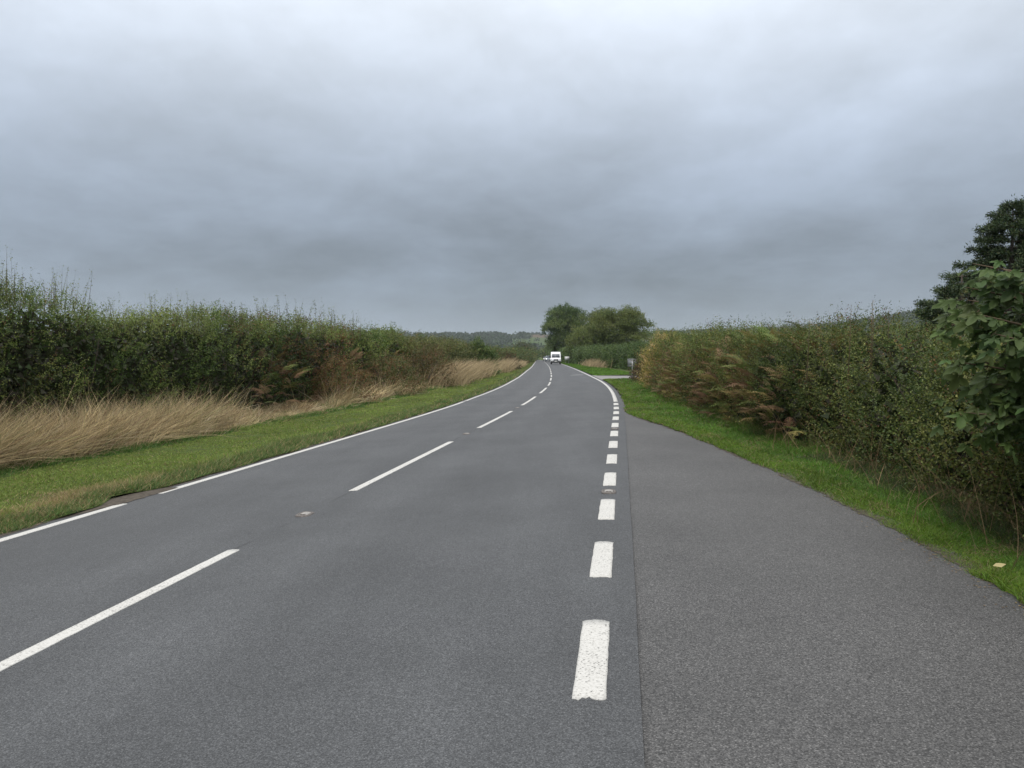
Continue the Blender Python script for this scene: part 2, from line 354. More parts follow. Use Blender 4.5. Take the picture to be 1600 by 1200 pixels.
# lay-by: from under the carriageway to its own kerbless edge
LB0 = np.array([(3.1, -6), (3.16, 2), (3.24, 4.81), (3.35, 5.54), (3.45, 6.41), (3.5, 7.16), (3.6, 8.61), (3.6, 10.41), (3.58, 12.97), (3.5, 16.14), (3.27, 18.95), (3.17, 20.41), (3.24, 22.12), (3.53, 25.46), (3.82, 28.6)])
_l0, _t0 = st_of(LB0[:, 0], LB0[:, 1]); _ls = np.arange(-5, 29, .1); _lt = np.interp(_ls, _l0, _t0); _kk = np.exp(-(np.arange(-20, 21) * .1 / .75) ** 2); _lt = np.convolve(np.pad(_lt, 20, 'edge'), _kk / _kk.sum(), 'valid')
def lay_t(s): return np.where(s < _ls[-1], np.interp(s, _ls, _lt), .28)
sl = np.arange(-8, 31, .25)
strip('layby', sl, [lambda s: 0 * s - .5, lambda s: lay_t(s) * .5, lambda s: np.maximum(lay_t(s), .26) + .03 * vnoise(s * 2.3, 9) + .14], -.0012, M['layby'])

# painted lines: one slab for each painted mark
def mark(name, s0, s1, tf, w, rag=0.0, step=.5, both=False):
    n = max(2, int((s1 - s0) / step) + 1); q = np.linspace(s0, s1, n)
    if rag: q = np.unique(np.concatenate([q, np.linspace(s0, s1, max(2, int((s1 - s0) / .12)))]))
    n = len(q); cols = np.linspace(-.5, .5, 11 if rag else 3); k = len(cols)
    S = np.repeat(q[:, None], k, 1).copy(); T = tf(S) + cols[None] * w + (.003 * vnoise(S * 14, cols[None] * 3 + s0) if rag else 0)
    if rag: S[0] -= (rng.normal(size=k) * .007 + .008 * vnoise(cols * 6, s0 * 3)) * rag; S[-1] += -.03 * np.abs(cols * 2) ** 3 + rng.normal(size=k) * .003
    top = W(S, T, .0045); b = Buf(); i = (np.arange(n - 1)[:, None] * k + np.arange(k - 1)[None]).ravel()
    F = np.stack([i, i + 1, i + k + 1, i + k], 1)
    ring = [a for a in range(k)] + [a * k + k - 1 for a in range(1, n)] + [(n - 1) * k + a for a in range(k - 2, -1, -1)] + [a * k for a in range(n - 2, 0, -1)]
    tv = top.reshape(-1, 3); low = tv[ring] - [0, 0, .006]; m_ = len(ring); base = len(tv)
    Fs = np.array([[ring[a], base + a, base + (a + 1) % m_, ring[(a + 1) % m_]] for a in range(m_)])
    b.add(np.concatenate([tv, low]), [F, Fs]); return b.build(name, M['paint'], road)
t0f = lambda s: 0 * s
for k in range(-1, 12): mark('edge_dash', 3.46 + 1.935 * k, 3.46 + 1.935 * k + 1.05, t0f, .155, 1.0, .1)
mark('edge_line', 26.6, 300, t0f, .14)
for k in range(26): mark('centre_dash', .65 + 8.93 * k, .65 + 8.93 * k + 5.85, TC, .115, .8 if k < 5 else 0, .5)
for a, b_ in ((-10, 9.2), (9.95, 32.3), (32.75, 300)): mark('edge_line', a, b_, TL, .135, .4 if a < 20 else 0, .5)
mark('give_way_line', 66, 66.35, lambda s: 0 * s - .9, 1.1)

# verges: turf banks proud of the tarmac with uneven edges
def zl(S, T):
    d = np.clip((TL(S) - .3) - T, 0, None)
    return .008 + .05 * np.clip(d / .35, 0, 1) + .10 * np.clip((d - 3.4) / 2, 0, 1) + .022 * vnoise(S * .8, T * .8) + .012 * vnoise(S * 3, T * 3)
def ledge(s): return TL(s) - .20 + .05 * vnoise(s * 1.7, 5) + .03 * vnoise(s * 5, 8) - .28 * np.exp(-((s - 9.7) / .5) ** 2)
sv = np.concatenate([np.arange(-6, 45, .3), np.arange(45, 420, 2.5)])
strip('grass_verge', sv, [lambda s, k=k: ledge(s) - k for k in (12., 8, 6, 5, 4, 3.2, 2.5, 1.8, 1.2, .8, .5, .3, .15, .05, 0)], zl, M['verge'])
def redge(s): return np.where(s < 30, np.maximum(lay_t(s), .30) + .0, .34) + .03 * vnoise(s * 1.1, 15) + .025 * vnoise(s * 6, 18) + .015 * vnoise(s * 17, 11)
def zr(S, T):
    d = np.clip(T - redge(S), 0, None)
    return .006 + .03 * np.clip(d / .4, 0, 1) + .05 * np.clip((d - .8) / 1.5, 0, 1) + .02 * vnoise(S * .8, T * .8) + .012 * vnoise(S * 3, T * 3)
def rstrip(s0, s1): 
    sv = np.arange(s0, s1, .1 if s1 < 60 else 1.5)
    return strip('grass_verge', sv, [lambda s, k=k: redge(s) + k for k in (0, .05, .15, .3, .5, .8, 1.2, 1.8, 2.5, 3.5, 5., 9)], zr, M['verge'])
rstrip(-4, 53); rstrip(62, 320)
se_ = np.arange(-4, 50, .07); strip('soil_edge', se_, [lambda s: redge(s) - .012 - .06 * np.clip(vnoise(s * 1.3, 71), 0, 1) - .03 * np.abs(vnoise(s * 15, 72)), lambda s: redge(s) + .10], .003, M['soil'])
se_ = np.arange(-4, 120, .1); strip('soil_edge', se_, [lambda s: ledge(s) - .1, lambda s: ledge(s) + .03 + .05 * np.abs(vnoise(s * 4, 73))], .003, M['soil'])
# side turning between the two verges
tb = Buf(); q = W(np.array([51.5, 51.5, 63.5, 63.5]), np.array([.2, 14, 14, .2]), .012); tb.add(q, np.array([[0, 1, 2, 3]])); tag(tb.build('side_track', M['track']), kind='structure')
# soil washed over the tarmac edge in the break of the offside line, and at the far field gateway
def patch(name, s, t, rs, rt, mat, dz, seed):
    a = np.linspace(0, 2 * np.pi, 40, endpoint=False); r = 1 + .35 * vnoise(np.cos(a) * 1.5 + seed, np.sin(a) * 1.5) + .15 * vnoise(np.cos(a) * 5 + seed, np.sin(a) * 5)
    rr = np.linspace(0, 1, 5)[1:]; S = s + (np.cos(a) * r)[None] * rr[:, None] * rs; T = t + (np.sin(a) * r)[None] * rr[:, None] * rt
    dzz = dz * (1 - rr[:, None] ** 2) + .005
    V = np.concatenate([W(np.array([s]), np.array([t]), dz + .005), W(S, T, dzz).reshape(-1, 3)])
    F3 = np.array([[0, 1 + i, 1 + (i + 1) % 40] for i in range(40)]); F4 = np.array([[1 + k * 40 + i, 1 + (k + 1) * 40 + i, 1 + (k + 1) * 40 + (i + 1) % 40, 1 + k * 40 + (i + 1) % 40] for k in range(3) for i in range(40)])
    b = Buf(); b.add(V, [F3, F4]); return b.build(name, mat, smooth=True)
tag(patch('soil_patch', 9.6, -6.52, .95, .27, M['soil'], .012, 1.), kind='structure')
tag(patch('soil_patch', 78, -6.9, 3.2, 1.0, M['soil'], .07, 4.), kind='structure')
# hills
def mat_hill():
    m, nt, N, L, out = mat_new('hill_fields'); b = N('ShaderNodeBsdfPrincipled'); L(b.outputs[0], out.inputs[0]); b.inputs['Roughness'].default_value = 1; b.inputs['Specular IOR Level'].default_value = .05
    g = N('ShaderNodeNewGeometry'); mp = N('ShaderNodeMapping'); mp.inputs['Scale'].default_value = (.0095, .0055, 0.0); L(g.outputs['Position'], mp.inputs[0])
    v = N('ShaderNodeTexVoronoi'); v.inputs['Scale'].default_value = 1.0; v.inputs['Randomness'].default_value = .8; L(mp.outputs[0], v.inputs['Vector'])
    sc = N('ShaderNodeSeparateColor'); L(v.outputs['Color'], sc.inputs[0]); r = N('ShaderNodeValToRGB'); r.color_ramp.interpolation = 'CONSTANT'; L(sc.outputs[0], r.inputs[0]); e = r.color_ramp.elements
    e[0].position = 0; e[0].color = (.06, .09, .03, 1); e[1].position = .75; e[1].color = (.13, .105, .065, 1)
    for p, c in ((.3, (.065, .092, .034)), (.5, (.045, .07, .025)), (.62, (.085, .10, .042)), (.88, (.10, .075, .05))): q = e.new(p); q.color = (*c, 1)
    L(r.outputs[0], b.inputs['Base Color']); return m
grid_mesh('hills', np.linspace(-2600, 2600, 180), np.linspace(560, 3000, 60), lambda X, Y: hill_z(X, Y) - .6, mat_hill())

# ------------------------------------------------------------------ grass
CAM = np.array([0, 0, 1.55])
def dist(P): return np.linalg.norm(P - CAM, axis=1)
def sample_s(n, s0, s1, p=1.6):
    """more samples close to the camera (density ~ 1/s^p)"""
    u = rng.random(n); a = 1 - p
    return (s0 ** a + u * (s1 ** a - s0 ** a)) ** (1 / a)
def grass(n, s0, s1, tf, zf, lf, cf, name, label, lean=.35, wmul=1.0, p=1.6, mat='grass', seg=2):
    s = sample_s(n, s0, s1, p); t, k = tf(s, rng.random(n)); P = W(s, t, zf(s, t) - .01)
    d = dist(P); Ln = lf(s, t, k) * rng.uniform(.55, 1.25, n)
    Wd = np.maximum(.0035, d * .00052) * wmul
    D = np.c_[rng.normal(size=(n, 2)) * lean, np.ones(n)]
    bend = np.c_[rng.normal(size=(n, 2)) * .45 + [.12, 0], -.18 * np.ones(n)]
    C = cf(s, t, k) * (1 + rng.normal(size=(n, 1)) * .2); C = np.clip(C + rng.normal(size=(n, 3)) * .008, .005, 1)
    b = Buf(); ribbons(b, P, D, bend, Ln, Wd, C, seg, np.clip(C * [1.25, 1.18, 1.0], 0, 1)); o = b.build(name, M[mat]); tag(o, label, 'grass', kind='stuff'); return o
G_MOWN = np.array([.165, .232, .056]); G_LUSH = np.array([.085, .165, .040]); G_EDGE = np.array([.105, .165, .055]); G_DRY = np.array([.36, .29, .17])
def lt(s, u):
    t = ledge(s) - .02 - 3.75 * u; return t, u
def lcol(s, t, k):
    n = len(s); d = ledge(s) - t
    c = np.where((d < .75 + .25 * vnoise(s * .6, 2))[:, None], G_EDGE, np.where((d > 3.2 + .3 * vnoise(s * .5, 5))[:, None], G_LUSH, G_MOWN * (1 + .22 * vnoise(s * .5, t * .7))[:, None]))
    dry = (rng.random(n) < .10 + .10 * (d < .6)) | ((np.exp(-((s - 9.4) / 1.5) ** 2 - ((d - .75) / .4) ** 2) > rng.random(n) * 1.1))
    return np.where(dry[:, None], G_DRY * .85, c)
def llen(s, t, k):
    d = ledge(s) - t
    return np.where(d < .8, .15, np.where(d > 3.3, .13, .05)) * (1 + .35 * vnoise(s * 1.3, t * 2))
grass(160000, 7.5, 70, lt, zl, llen, lcol, 'verge_grass', 'mown green grass verge on the far side of the road', p=1.7, wmul=2.0, seg=1)
grass(26000, 70, 240, lambda s, u: (ledge(s) - .05 - 2.8 * u, u), zl, llen, lcol, 'distant_verge_grass', 'green grass verge along the distant bend, on the far side', p=1.5, wmul=2.0, seg=1)
HB_S = [3, 5, 10, 14, 19, 26, 35, 46, 52]; HB_T = [3.3, 3.4, 3.6, 2.95, 2.5, 1.95, 2.1, 2.45, 2.6]   # foot of the nearside hedge
def hb(s): return np.interp(s, HB_S, HB_T)
def rt(s, u):
    t = redge(s) - .03 + (hb(s) - redge(s) + .25) * u; return t, u
G_R = np.array([.085, .172, .028])
def rcol(s, t, k):
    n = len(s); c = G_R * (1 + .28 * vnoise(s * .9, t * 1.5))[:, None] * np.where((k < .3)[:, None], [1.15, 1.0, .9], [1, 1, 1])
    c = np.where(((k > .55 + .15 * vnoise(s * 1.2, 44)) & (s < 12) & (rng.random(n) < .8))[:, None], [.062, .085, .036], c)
    dry = rng.random(n) < (.06 + .30 * np.clip((k - .65) * 3, 0, 1) + .2 * (vnoise(s * 1.7, t * 2.2 + 40) > .55))
    return np.where(dry[:, None], G_DRY * .65, c)
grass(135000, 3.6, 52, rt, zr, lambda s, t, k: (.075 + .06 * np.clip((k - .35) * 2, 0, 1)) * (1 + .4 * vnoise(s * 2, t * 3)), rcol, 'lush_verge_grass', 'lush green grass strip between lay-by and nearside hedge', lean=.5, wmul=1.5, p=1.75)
grass(26000, 62.5, 200, lambda s, u: (redge(s) + .02 + 3.6 * u, u), zr, lambda s, t, k: .12 + 0 * s, lambda s, t, k: G_R * (1 + .2 * vnoise(s * .3, t))[:, None], 'island_grass', 'green grass beyond the side turning, below the dark hedge', p=1.5, wmul=2.0, seg=1)

# long bleached grass leaning at the foot of the offside hedge
def straw(n, s0, s1, t0, t1, ln, name, label, p=1.3, lean=(.34, .06), wm=1.15, tint=1.0):
    nc = max(1, n // 55); sc_ = sample_s(nc, s0, s1, p); tc_ = t0 - (t0 - t1) * rng.random(nc) + .25 * vnoise(sc_ * .8, 3); ic = rng.integers(0, nc, n)
    r_ = .14 * np.maximum(1, sc_ / 18); off = rng.normal(size=(n, 2)); s = sc_[ic] + off[:, 1] * r_[ic]; t = tc_[ic] + off[:, 0] * r_[ic] * .9
    P = W(s, t, zl(s, t) - .02); d = dist(P)
    hgt = np.clip(.66 + .48 * vnoise(sc_ * .75, tc_ * .9) + .35 * vnoise(sc_ * .28, 9) + .20 * rng.normal(size=nc) - .20 * (tc_ > t0 - .5), .18, 1.45)
    Ln = ln * hgt[ic] * rng.uniform(.55, 1.15, n); tall = rng.random(n) < .035 * (hgt[ic] > .5); Ln = np.where(tall, ln * rng.uniform(1.2, 1.75, n), Ln)
    cl = np.c_[lean[0] + .35 * rng.normal(size=nc) + .35 * vnoise(sc_ * .5, tc_ * .5 + 20), lean[1] + .3 * rng.normal(size=nc)]
    D = np.c_[cl[ic] * .75 + off * .24 + rng.normal(size=(n, 2)) * .26, np.ones(n)]
    bend = np.c_[cl[ic] * .55 + off * .12 + rng.normal(size=(n, 2)) * .18, -.22 * np.ones(n) + rng.normal(size=n) * .15]; bend[tall] *= .5
    cc = np.array([.50, .395, .225]) * tint * (1 + .20 * rng.normal(size=(nc, 1))); gr = rng.random(nc) < .13; cc[gr] = [.17, .20, .075]; dk = rng.random(nc) < .18; cc[dk] = [.26, .18, .11]
    C = cc[ic] * (1 + rng.normal(size=(n, 1)) * .2); C = np.where((rng.random(n) < .12)[:, None], [.56, .48, .33], C); C = np.where((rng.random(n) < .12)[:, None], [.22, .16, .10], C)
    b = Buf(); ribbons(b, P, D, bend, Ln, np.maximum(.0045, d * .00042) * wm, np.clip(C, .02, 1), 3, wtip=.35); o = b.build(name, M['straw']); tag(o, label, 'grass', kind='stuff'); return o
straw(44000, 8, 27, -10.15, -11.9, .9, 'bleached_grass', 'long bleached tan grass leaning below the tall hedge')
straw(8000, 26, 60, -10.1, -11.3, .9, 'bleached_grass', 'pale dry grass tufts among the rusty bracken on the bank', lean=(.2, 0))
def tuft(s, t, rs, rt_, n, ln, name, label, tint=1.0):
    S = s + rng.normal(size=n) * rs; T = t + rng.normal(size=n) * rt_; P = W(S, T, .1)
    C = np.array([.42, .33, .20]) * tint * (1 + rng.normal(size=(n, 1)) * .2)
    D = np.c_[rng.normal(size=n) * .28 + .15, rng.normal(size=n) * .28, np.ones(n)]; bend = np.c_[.35 + rng.normal(size=n) * .2, rng.normal(size=n) * .2, -.2 * np.ones(n)]
    b = Buf(); ribbons(b, P, D, bend, ln * rng.uniform(.35, 1.2, n)*(.6 + .6 * rng.random(n)), np.maximum(.005, dist(P) * .00045), np.clip(C, .03, 1), 3, wtip=.4); o = b.build(name, M['straw']); tag(o, label, 'grass', kind='stuff')
tuft(52, -9.9, 2.6, .55, 4200, 1.8, 'bleached_grass', 'tall pale grass clump at the foot of the bank before the dark round bush')
tuft(65, -9.5, 3.0, .5, 3000, 1.7, 'bleached_grass', 'pale straw clump just before the dark round bush')
tuft(86, -8.6, 4.0, .5, 2600, 1.7, 'bleached_grass', 'pale straw clump just past the dark round bush')
tuft(118, -7.8, 5, .4, 1600, 1.2, 'bleached_grass', 'far straw clump on the inside of the bend')
tuft(118, 3.6, 8, .5, 2600, 1.4, 'bleached_grass', 'tan grass at the foot of the hedge beside the van', .9)

# ------------------------------------------------------------------ hedges
def hedge_mass(buf, s0, s1, tfun, wid, hfun, n, leaf, palette, sprayl=(.25, .55), k=12, face=-1, seed=0., lump=.2, depth=.28, pw=1.3, brown=None, ground=.05, zoff=None, topshoots=0, shootl=(.5, 1.0), shootc=None, mindist=.0026, base0=0.0):
    """leafy twigs through the outer shell of a hedge; face: side of the hedge toward the road (+1 = t increases toward it)"""
    s = sample_s(n, max(s0, 2.5), s1, pw) if pw else rng.uniform(s0, s1, n)
    pg = np.linspace(.01, np.pi - .01, 400); hm = float(np.mean(hfun(s)))
    gx = np.sign(np.cos(pg)) * np.abs(np.cos(pg)) ** .5 * wid / 2; gz = np.abs(np.sin(pg)) ** .75 * hm
    arc = np.hypot(np.diff(gx), np.diff(gz)) * np.where(pg[1:] < 2.0, 1.0, .35); cdf = np.concatenate([[0], np.cumsum(arc)]); cdf /= cdf[-1]
    phi = np.interp(rng.random(n), cdf, pg)        # 0 = foot on the road side ... pi = foot on the back
    nc = max(1, n // 11); ic = rng.integers(0, nc, n); sig = np.maximum(.085, s[ic] * .0055); cl_t = rng.normal(size=nc) * .22
    s = np.clip(s[ic] + rng.normal(size=n) * sig, s0, s1); phi = np.clip(phi[ic] + rng.normal(size=n) * sig / 1.7, .015, np.pi - .02)
    lm = 1 + lump * vnoise(s * .55 + seed, phi * 1.3) + lump * .6 * vnoise(s * 1.4 + seed, phi * 3.1) + lump * .35 * vnoise(s * 3.2, phi * 6 + seed)
    dep = rng.exponential(depth, n); dep = np.where(rng.random(n) < .25, rng.random(n) * wid * .45, dep)
    hw = wid / 2; h = hfun(s)
    ct = np.sign(np.cos(phi)) * np.abs(np.cos(phi)) ** .5; sn = np.abs(np.sin(phi)) ** .75
    rs = np.clip(1 - dep / hw, .05, 1) * lm
    tc = tfun(s) ; t = tc + face * ct * hw * rs
    z = base0 + (h - base0) * sn * np.clip(1 - dep / h, .1, 1) * (1 + (lm - 1) * .6) + ground
    P = W(s, t, z if zoff is None else z + zoff(s, t))
    th = np.interp(s, _s, _th); outw = np.stack([np.cos(th) * face * ct, -np.sin(th) * face * ct, sn], -1)
    D = outw * .8 + np.array([0, 0, .55]) + rng.normal(size=(n, 3)) * .45
    d = dist(P); lf = np.maximum(leaf, d * mindist)
    pal = np.array(palette); mixv = np.clip(.5 + .55 * vnoise(s * .45 + seed, phi * 1.1 + 3) + .25 * rng.normal(size=n), 0, .999) * (len(pal) - 1)
    i = mixv.astype(int); fr = (mixv - i)[:, None]; C = pal[i] * (1 - fr) + pal[i + 1] * fr
    if brown is not None:
        msk = brown(s, phi) > rng.random(n); bc = np.array([[.17, .09, .042], [.21, .13, .058], [.13, .07, .036]])[rng.integers(0, 3, n)]; C = np.where(msk[:, None], bc, C)
    C = C * (1 + rng.normal(size=(n, 1)) * .12 + cl_t[ic][:, None])
    sl_ = rng.uniform(*sprayl, n) * np.maximum(1, lf / leaf * .6)
    sprays(buf, P, D, sl_, k, lf, C, tri=s1 > 20)
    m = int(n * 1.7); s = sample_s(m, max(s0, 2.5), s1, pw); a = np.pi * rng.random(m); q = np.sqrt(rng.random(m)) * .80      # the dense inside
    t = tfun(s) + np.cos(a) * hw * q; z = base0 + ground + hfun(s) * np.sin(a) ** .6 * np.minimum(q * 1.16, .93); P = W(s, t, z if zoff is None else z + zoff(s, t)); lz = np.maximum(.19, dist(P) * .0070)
    leaves(buf, P, randdir(m), randdir(m), lz, lz * .6, np.clip(np.array([[.05, .046, .03], [.045, .055, .024], [.055, .085, .026]])[rng.integers(0, 3, m)] * (1 + rng.normal(size=(m, 1)) * .2), .01, 1), tri=True)      # twig and old-leaf colours, darkened to paint shade into the hedge gaps
    if topshoots:
        m = topshoots; s = sample_s(m, max(s0, 2.5), s1, pw) if pw else rng.uniform(s0, s1, m); cl = vnoise(s * 1.9 + seed, 77); keep = cl > -.35; s = s[keep]; m = len(s)
        t = tfun(s) + rng.uniform(-.42, .42, m) * wid; z = hfun(s) * (.93 + .12 * vnoise(s * .55 + seed, 1.9)) - .1 + ground
        P = W(s, t, z); ln = rng.uniform(*shootl, m) * (.55 + .75 * np.clip(vnoise(s * .8 + seed, 31) + .45, 0, 1)); D = np.c_[rng.normal(size=(m, 2)) * .14 + [.04, 0], np.ones(m)]
        lf = np.maximum(leaf * .95, dist(P) * mindist); C = np.array(shootc if shootc is not None else palette[-1]) * (1 + rng.normal(size=(m, 1)) * .18)
        sprays(buf, P, D, ln, 30, lf * 1.08, C, spread=.8, up=.35, taper=.5)
        ribbons(buf, P, D, np.zeros((m, 3)), ln * 1.02, np.maximum(.007, dist(P) * .0006), np.tile([.10, .085, .05], (m, 1)), 2)
def hedge_stems(buf, s0, s1, tfun, wid, h, n, c=(.085, .07, .055), r=.018):
    for _ in range(n):
        s = random.uniform(s0, s1); t = float(tfun(np.array([s]))[0]) + random.uniform(-.4, .4) * wid
        a = W(s, t, -.05); pts = [a]; d = np.array([random.gauss(0, .2), random.gauss(0, .2), 1.]); hh = h * random.uniform(.55, .92); q = 5
        for i in range(q):
            d = d + np.array([random.gauss(0, .16), random.gauss(0, .16), 0]); pts.append(pts[-1] + d / np.linalg.norm(d) * hh / q)
        tube(buf, pts, np.linspace(r, r * .3, q + 1) * random.uniform(.6, 1.4), 5, np.array(c) * random.uniform(.7, 1.3))
HAW = [(.062, .100, .026), (.105, .158, .038), (.165, .215, .054), (.235, .270, .080)]
# tall hawthorn hedge on the offside
hg = empty('hawthorn_hedge', W(20, -13)); tag(hg, 'tall green hawthorn hedge with upright shoots behind the bleached grass', 'hedge')
def origin_child(b, name, mat, root, kind=None):
    o = b.build(name, mat, root, origin=tuple(root.location))
    if kind: o['kind'] = kind
    return o
b = Buf()
hL = lambda s: np.interp(s, [8, 14, 20, 36, 48], [3.3, 3.2, 3.15, 3.05, 2.85]) + .12 * vnoise(s * 1.3, 41) + .12 * vnoise(s * .5, 4)
brL = lambda s, phi: np.clip(.85 * np.exp(-((s - 31) / 5.0) ** 2) * (vnoise(s * .9, phi * 2.2) > -.05) + .75 * np.exp(-((s - 43) / 7) ** 2) * (phi < 1.25) + .04, 0, .85)
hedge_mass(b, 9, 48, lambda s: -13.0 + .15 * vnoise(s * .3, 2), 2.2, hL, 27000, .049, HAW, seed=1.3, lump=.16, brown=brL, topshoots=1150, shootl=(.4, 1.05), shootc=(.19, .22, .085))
origin_child(b, 'foliage', M['leaf'], hg, 'stuff')
b = Buf(); hedge_stems(b, 9, 48, lambda s: -13.0 + 0 * s, 1.6, 2.9, 130); origin_child(b, 'stems', M['bark'], hg, 'stuff')
# the lower, ranker hedge that follows it
hg2 = empty('mixed_hedge', W(62, -12)); tag(hg2, 'olive hedge running on past the rusty bracken toward the dark round bush', 'hedge')
b = Buf()
hedge_mass(b, 46, 76, lambda s: np.interp(s, [46, 76], [-13.0, -11.6]), 2.8, lambda s: np.interp(s, [46, 76], [2.75, 2.3]) + .22 * vnoise(s * .4, 8), 8000, .05, [(.085, .105, .036), (.125, .145, .048), (.17, .17, .06)], seed=4.1, topshoots=300, shootl=(.2, .5), brown=lambda s, p: .18 * (p < 1.2) + .05)
origin_child(b, 'foliage', M['leaf'], hg2, 'stuff'); b = Buf(); hedge_stems(b, 46, 76, lambda s: np.interp(s, [46, 76], [-13.0, -11.6]), 1.8, 2.6, 40); origin_child(b, 'stems', M['bark'], hg2, 'stuff')
hg3 = empty('distant_hedge', W(120, -9.5)); tag(hg3, 'green hedge following the inside of the bend beyond the dark round bush', 'hedge')
b = Buf(); tf3 = lambda s: np.interp(s, [80, 130, 330], [-10.6, -9.2, -8.6])
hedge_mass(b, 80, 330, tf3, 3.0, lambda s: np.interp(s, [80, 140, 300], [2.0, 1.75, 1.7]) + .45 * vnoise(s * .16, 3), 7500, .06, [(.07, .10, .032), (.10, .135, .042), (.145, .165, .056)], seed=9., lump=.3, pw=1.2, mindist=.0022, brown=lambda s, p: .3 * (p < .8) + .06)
origin_child(b, 'foliage', M['leaf'], hg3, 'stuff'); b = Buf(); hedge_stems(b, 80, 330, tf3, 1.8, 2.4, 60, r=.04); origin_child(b, 'stems', M['bark'], hg3, 'stuff')
# nearside hedge: bramble and hawthorn thicket above the lay-by
hr = empty('thicket_hedge', W(10, 5)); tag(hr, 'dense olive thicket hedge over dark bare stems beside the lay-by', 'hedge')
b = Buf(); tfr = lambda s: hb(s) + 1.12
hR = lambda s: np.interp(s, [3, 6, 10, 16, 30, 50], [1.62, 1.66, 1.74, 1.84, 1.95, 1.9]) + .08 * vnoise(s * .7, 14)
OLV = [(.050, .076, .023), (.082, .114, .031), (.130, .158, .043), (.185, .192, .058)]
hedge_mass(b, 3.2, 17.5, tfr, 2.5, hR, 20000, .038, OLV, sprayl=(.15, .42), seed=6.6, lump=.22, pw=1.1, brown=lambda s, p: .05 + .05 * (p > 1.0), topshoots=150, shootl=(.12, .5), shootc=(.20, .17, .06), zoff=lambda s, t: zr(s, t), base0=.04, mindist=.0024)
origin_child(b, 'foliage', M['leaf'], hr, 'stuff')
for (x, y, zt, cc) in ((5.12, 11.0, 2.36, (.30, .20, .07)), (4.55, 10.4, 2.25, (.22, .17, .06)), (5.6, 11.5, 2.2, (.12, .13, .05)), (4.95, 10.6, 2.12, (.13, .14, .05)), (4.3, 11.2, 2.1, (.14, .14, .05))):
    bs = Buf(); p0 = np.array([[x, y, 1.3]]); dd = np.array([[.03, 0, 1.]]); sprays(bs, p0, dd, [zt - 1.3], 70, [.036], np.array([cc]), spread=.9, taper=.55); tube(bs, [(x, y, 1.2), (x + .02, y, 1.7), (x + .03, y, zt)], [.008, .006, .002], 5, (.12, .09, .05)); origin_child(bs, 'tall_shoot', M['leaf'], hr)
b = Buf(); hedge_stems(b, 3.5, 18, tfr, 2.2, 1.9, 150, r=.013); origin_child(b, 'stems', M['bark'], hr, 'stuff')
hb2 = empty('bracken_hedge', W(26, 4)); tag(hb2, 'green and yellowing hedge with bracken growing through it, beyond the thicket', 'hedge')
b = Buf()
hedge_mass(b, 16.5, 49, lambda s: tfr(s) + .12, 2.6, hR, 13000, .042, [(.06, .092, .026), (.10, .142, .036), (.155, .185, .048), (.20, .195, .055)], seed=2.6, lump=.24, pw=1.2, zoff=lambda s, t: zr(s, t), brown=lambda s, p: np.where(p < .8, .28, .04), topshoots=120, shootl=(.2, .5), mindist=.0024)
origin_child(b, 'foliage', M['leaf'], hb2, 'stuff'); b = Buf(); hedge_stems(b, 17, 49, tfr, 2.2, 1.7, 60, r=.013); origin_child(b, 'stems', M['bark'], hb2, 'stuff')
# trimmed dark hedge beyond the turning
hf = empty('trimmed_hedge', (14.2, 110, 0)); tag(hf, 'dark green trimmed hedge beyond the side turning, running up to the van', 'hedge')
b = Buf(); tff = lambda s: (14.4 - np.interp(s, _s, _x))
hedge_mass(b, 80, 320, lambda s: np.where(s < 170, tff(s), np.interp(s, [170, 320], [3.7, 3.4])), 3.2, lambda s: np.interp(s, [80, 150, 320], [2.5, 2.5, 2.4]) + .12 * vnoise(s * .3, 3), 9000, .07, [(.055, .092, .028), (.08, .125, .038), (.12, .165, .055)], seed=3., lump=.13, pw=1.1, mindist=.0022)
origin_child(b, 'foliage', M['leaf'], hf, 'stuff'); b = Buf(); hedge_stems(b, 82, 300, lambda s: tff(s) + 0 * s, 2, 2.0, 50, r=.04); origin_child(b, 'stems', M['bark'], hf, 'stuff')

# ------------------------------------------------------------------ shrubs and trees
def crown_leaves(buf, blobs, per, leaf, pal, k=10, sl_=(.5, 1.1)):
    for (c, r, tone) in blobs:
        n = max(6, int(per * r * r)); d = randdir(n); d[:, 2] = np.where(d[:, 2] < -.35, -d[:, 2] * .5, d[:, 2])
        rad = r * (1 - rng.exponential(.13, n).clip(0, .8)) * (1 + .30 * vnoise(d[:, 0] * 2.5 + c[0], d[:, 1] * 2.5 + c[1], d[:, 2] * 2.5))
        P = np.array(c) + d * rad[:, None] * np.array([1, 1, .85]); f = np.clip(tone + rng.normal(size=n) * .22, 0, .999) * (len(pal) - 1); i = f.astype(int); q = (f - i)[:, None]
        pa = np.array(pal); C = pa[i] * (1 - q) + pa[i + 1] * q
        sprays(buf, P, d * .8 + np.array([0, 0, .25]) + rng.normal(size=(n, 3)) * .35, rng.uniform(*sl_, n) * leaf * 3, k, leaf, C * (1 + rng.normal(size=(n, 1)) * .12))
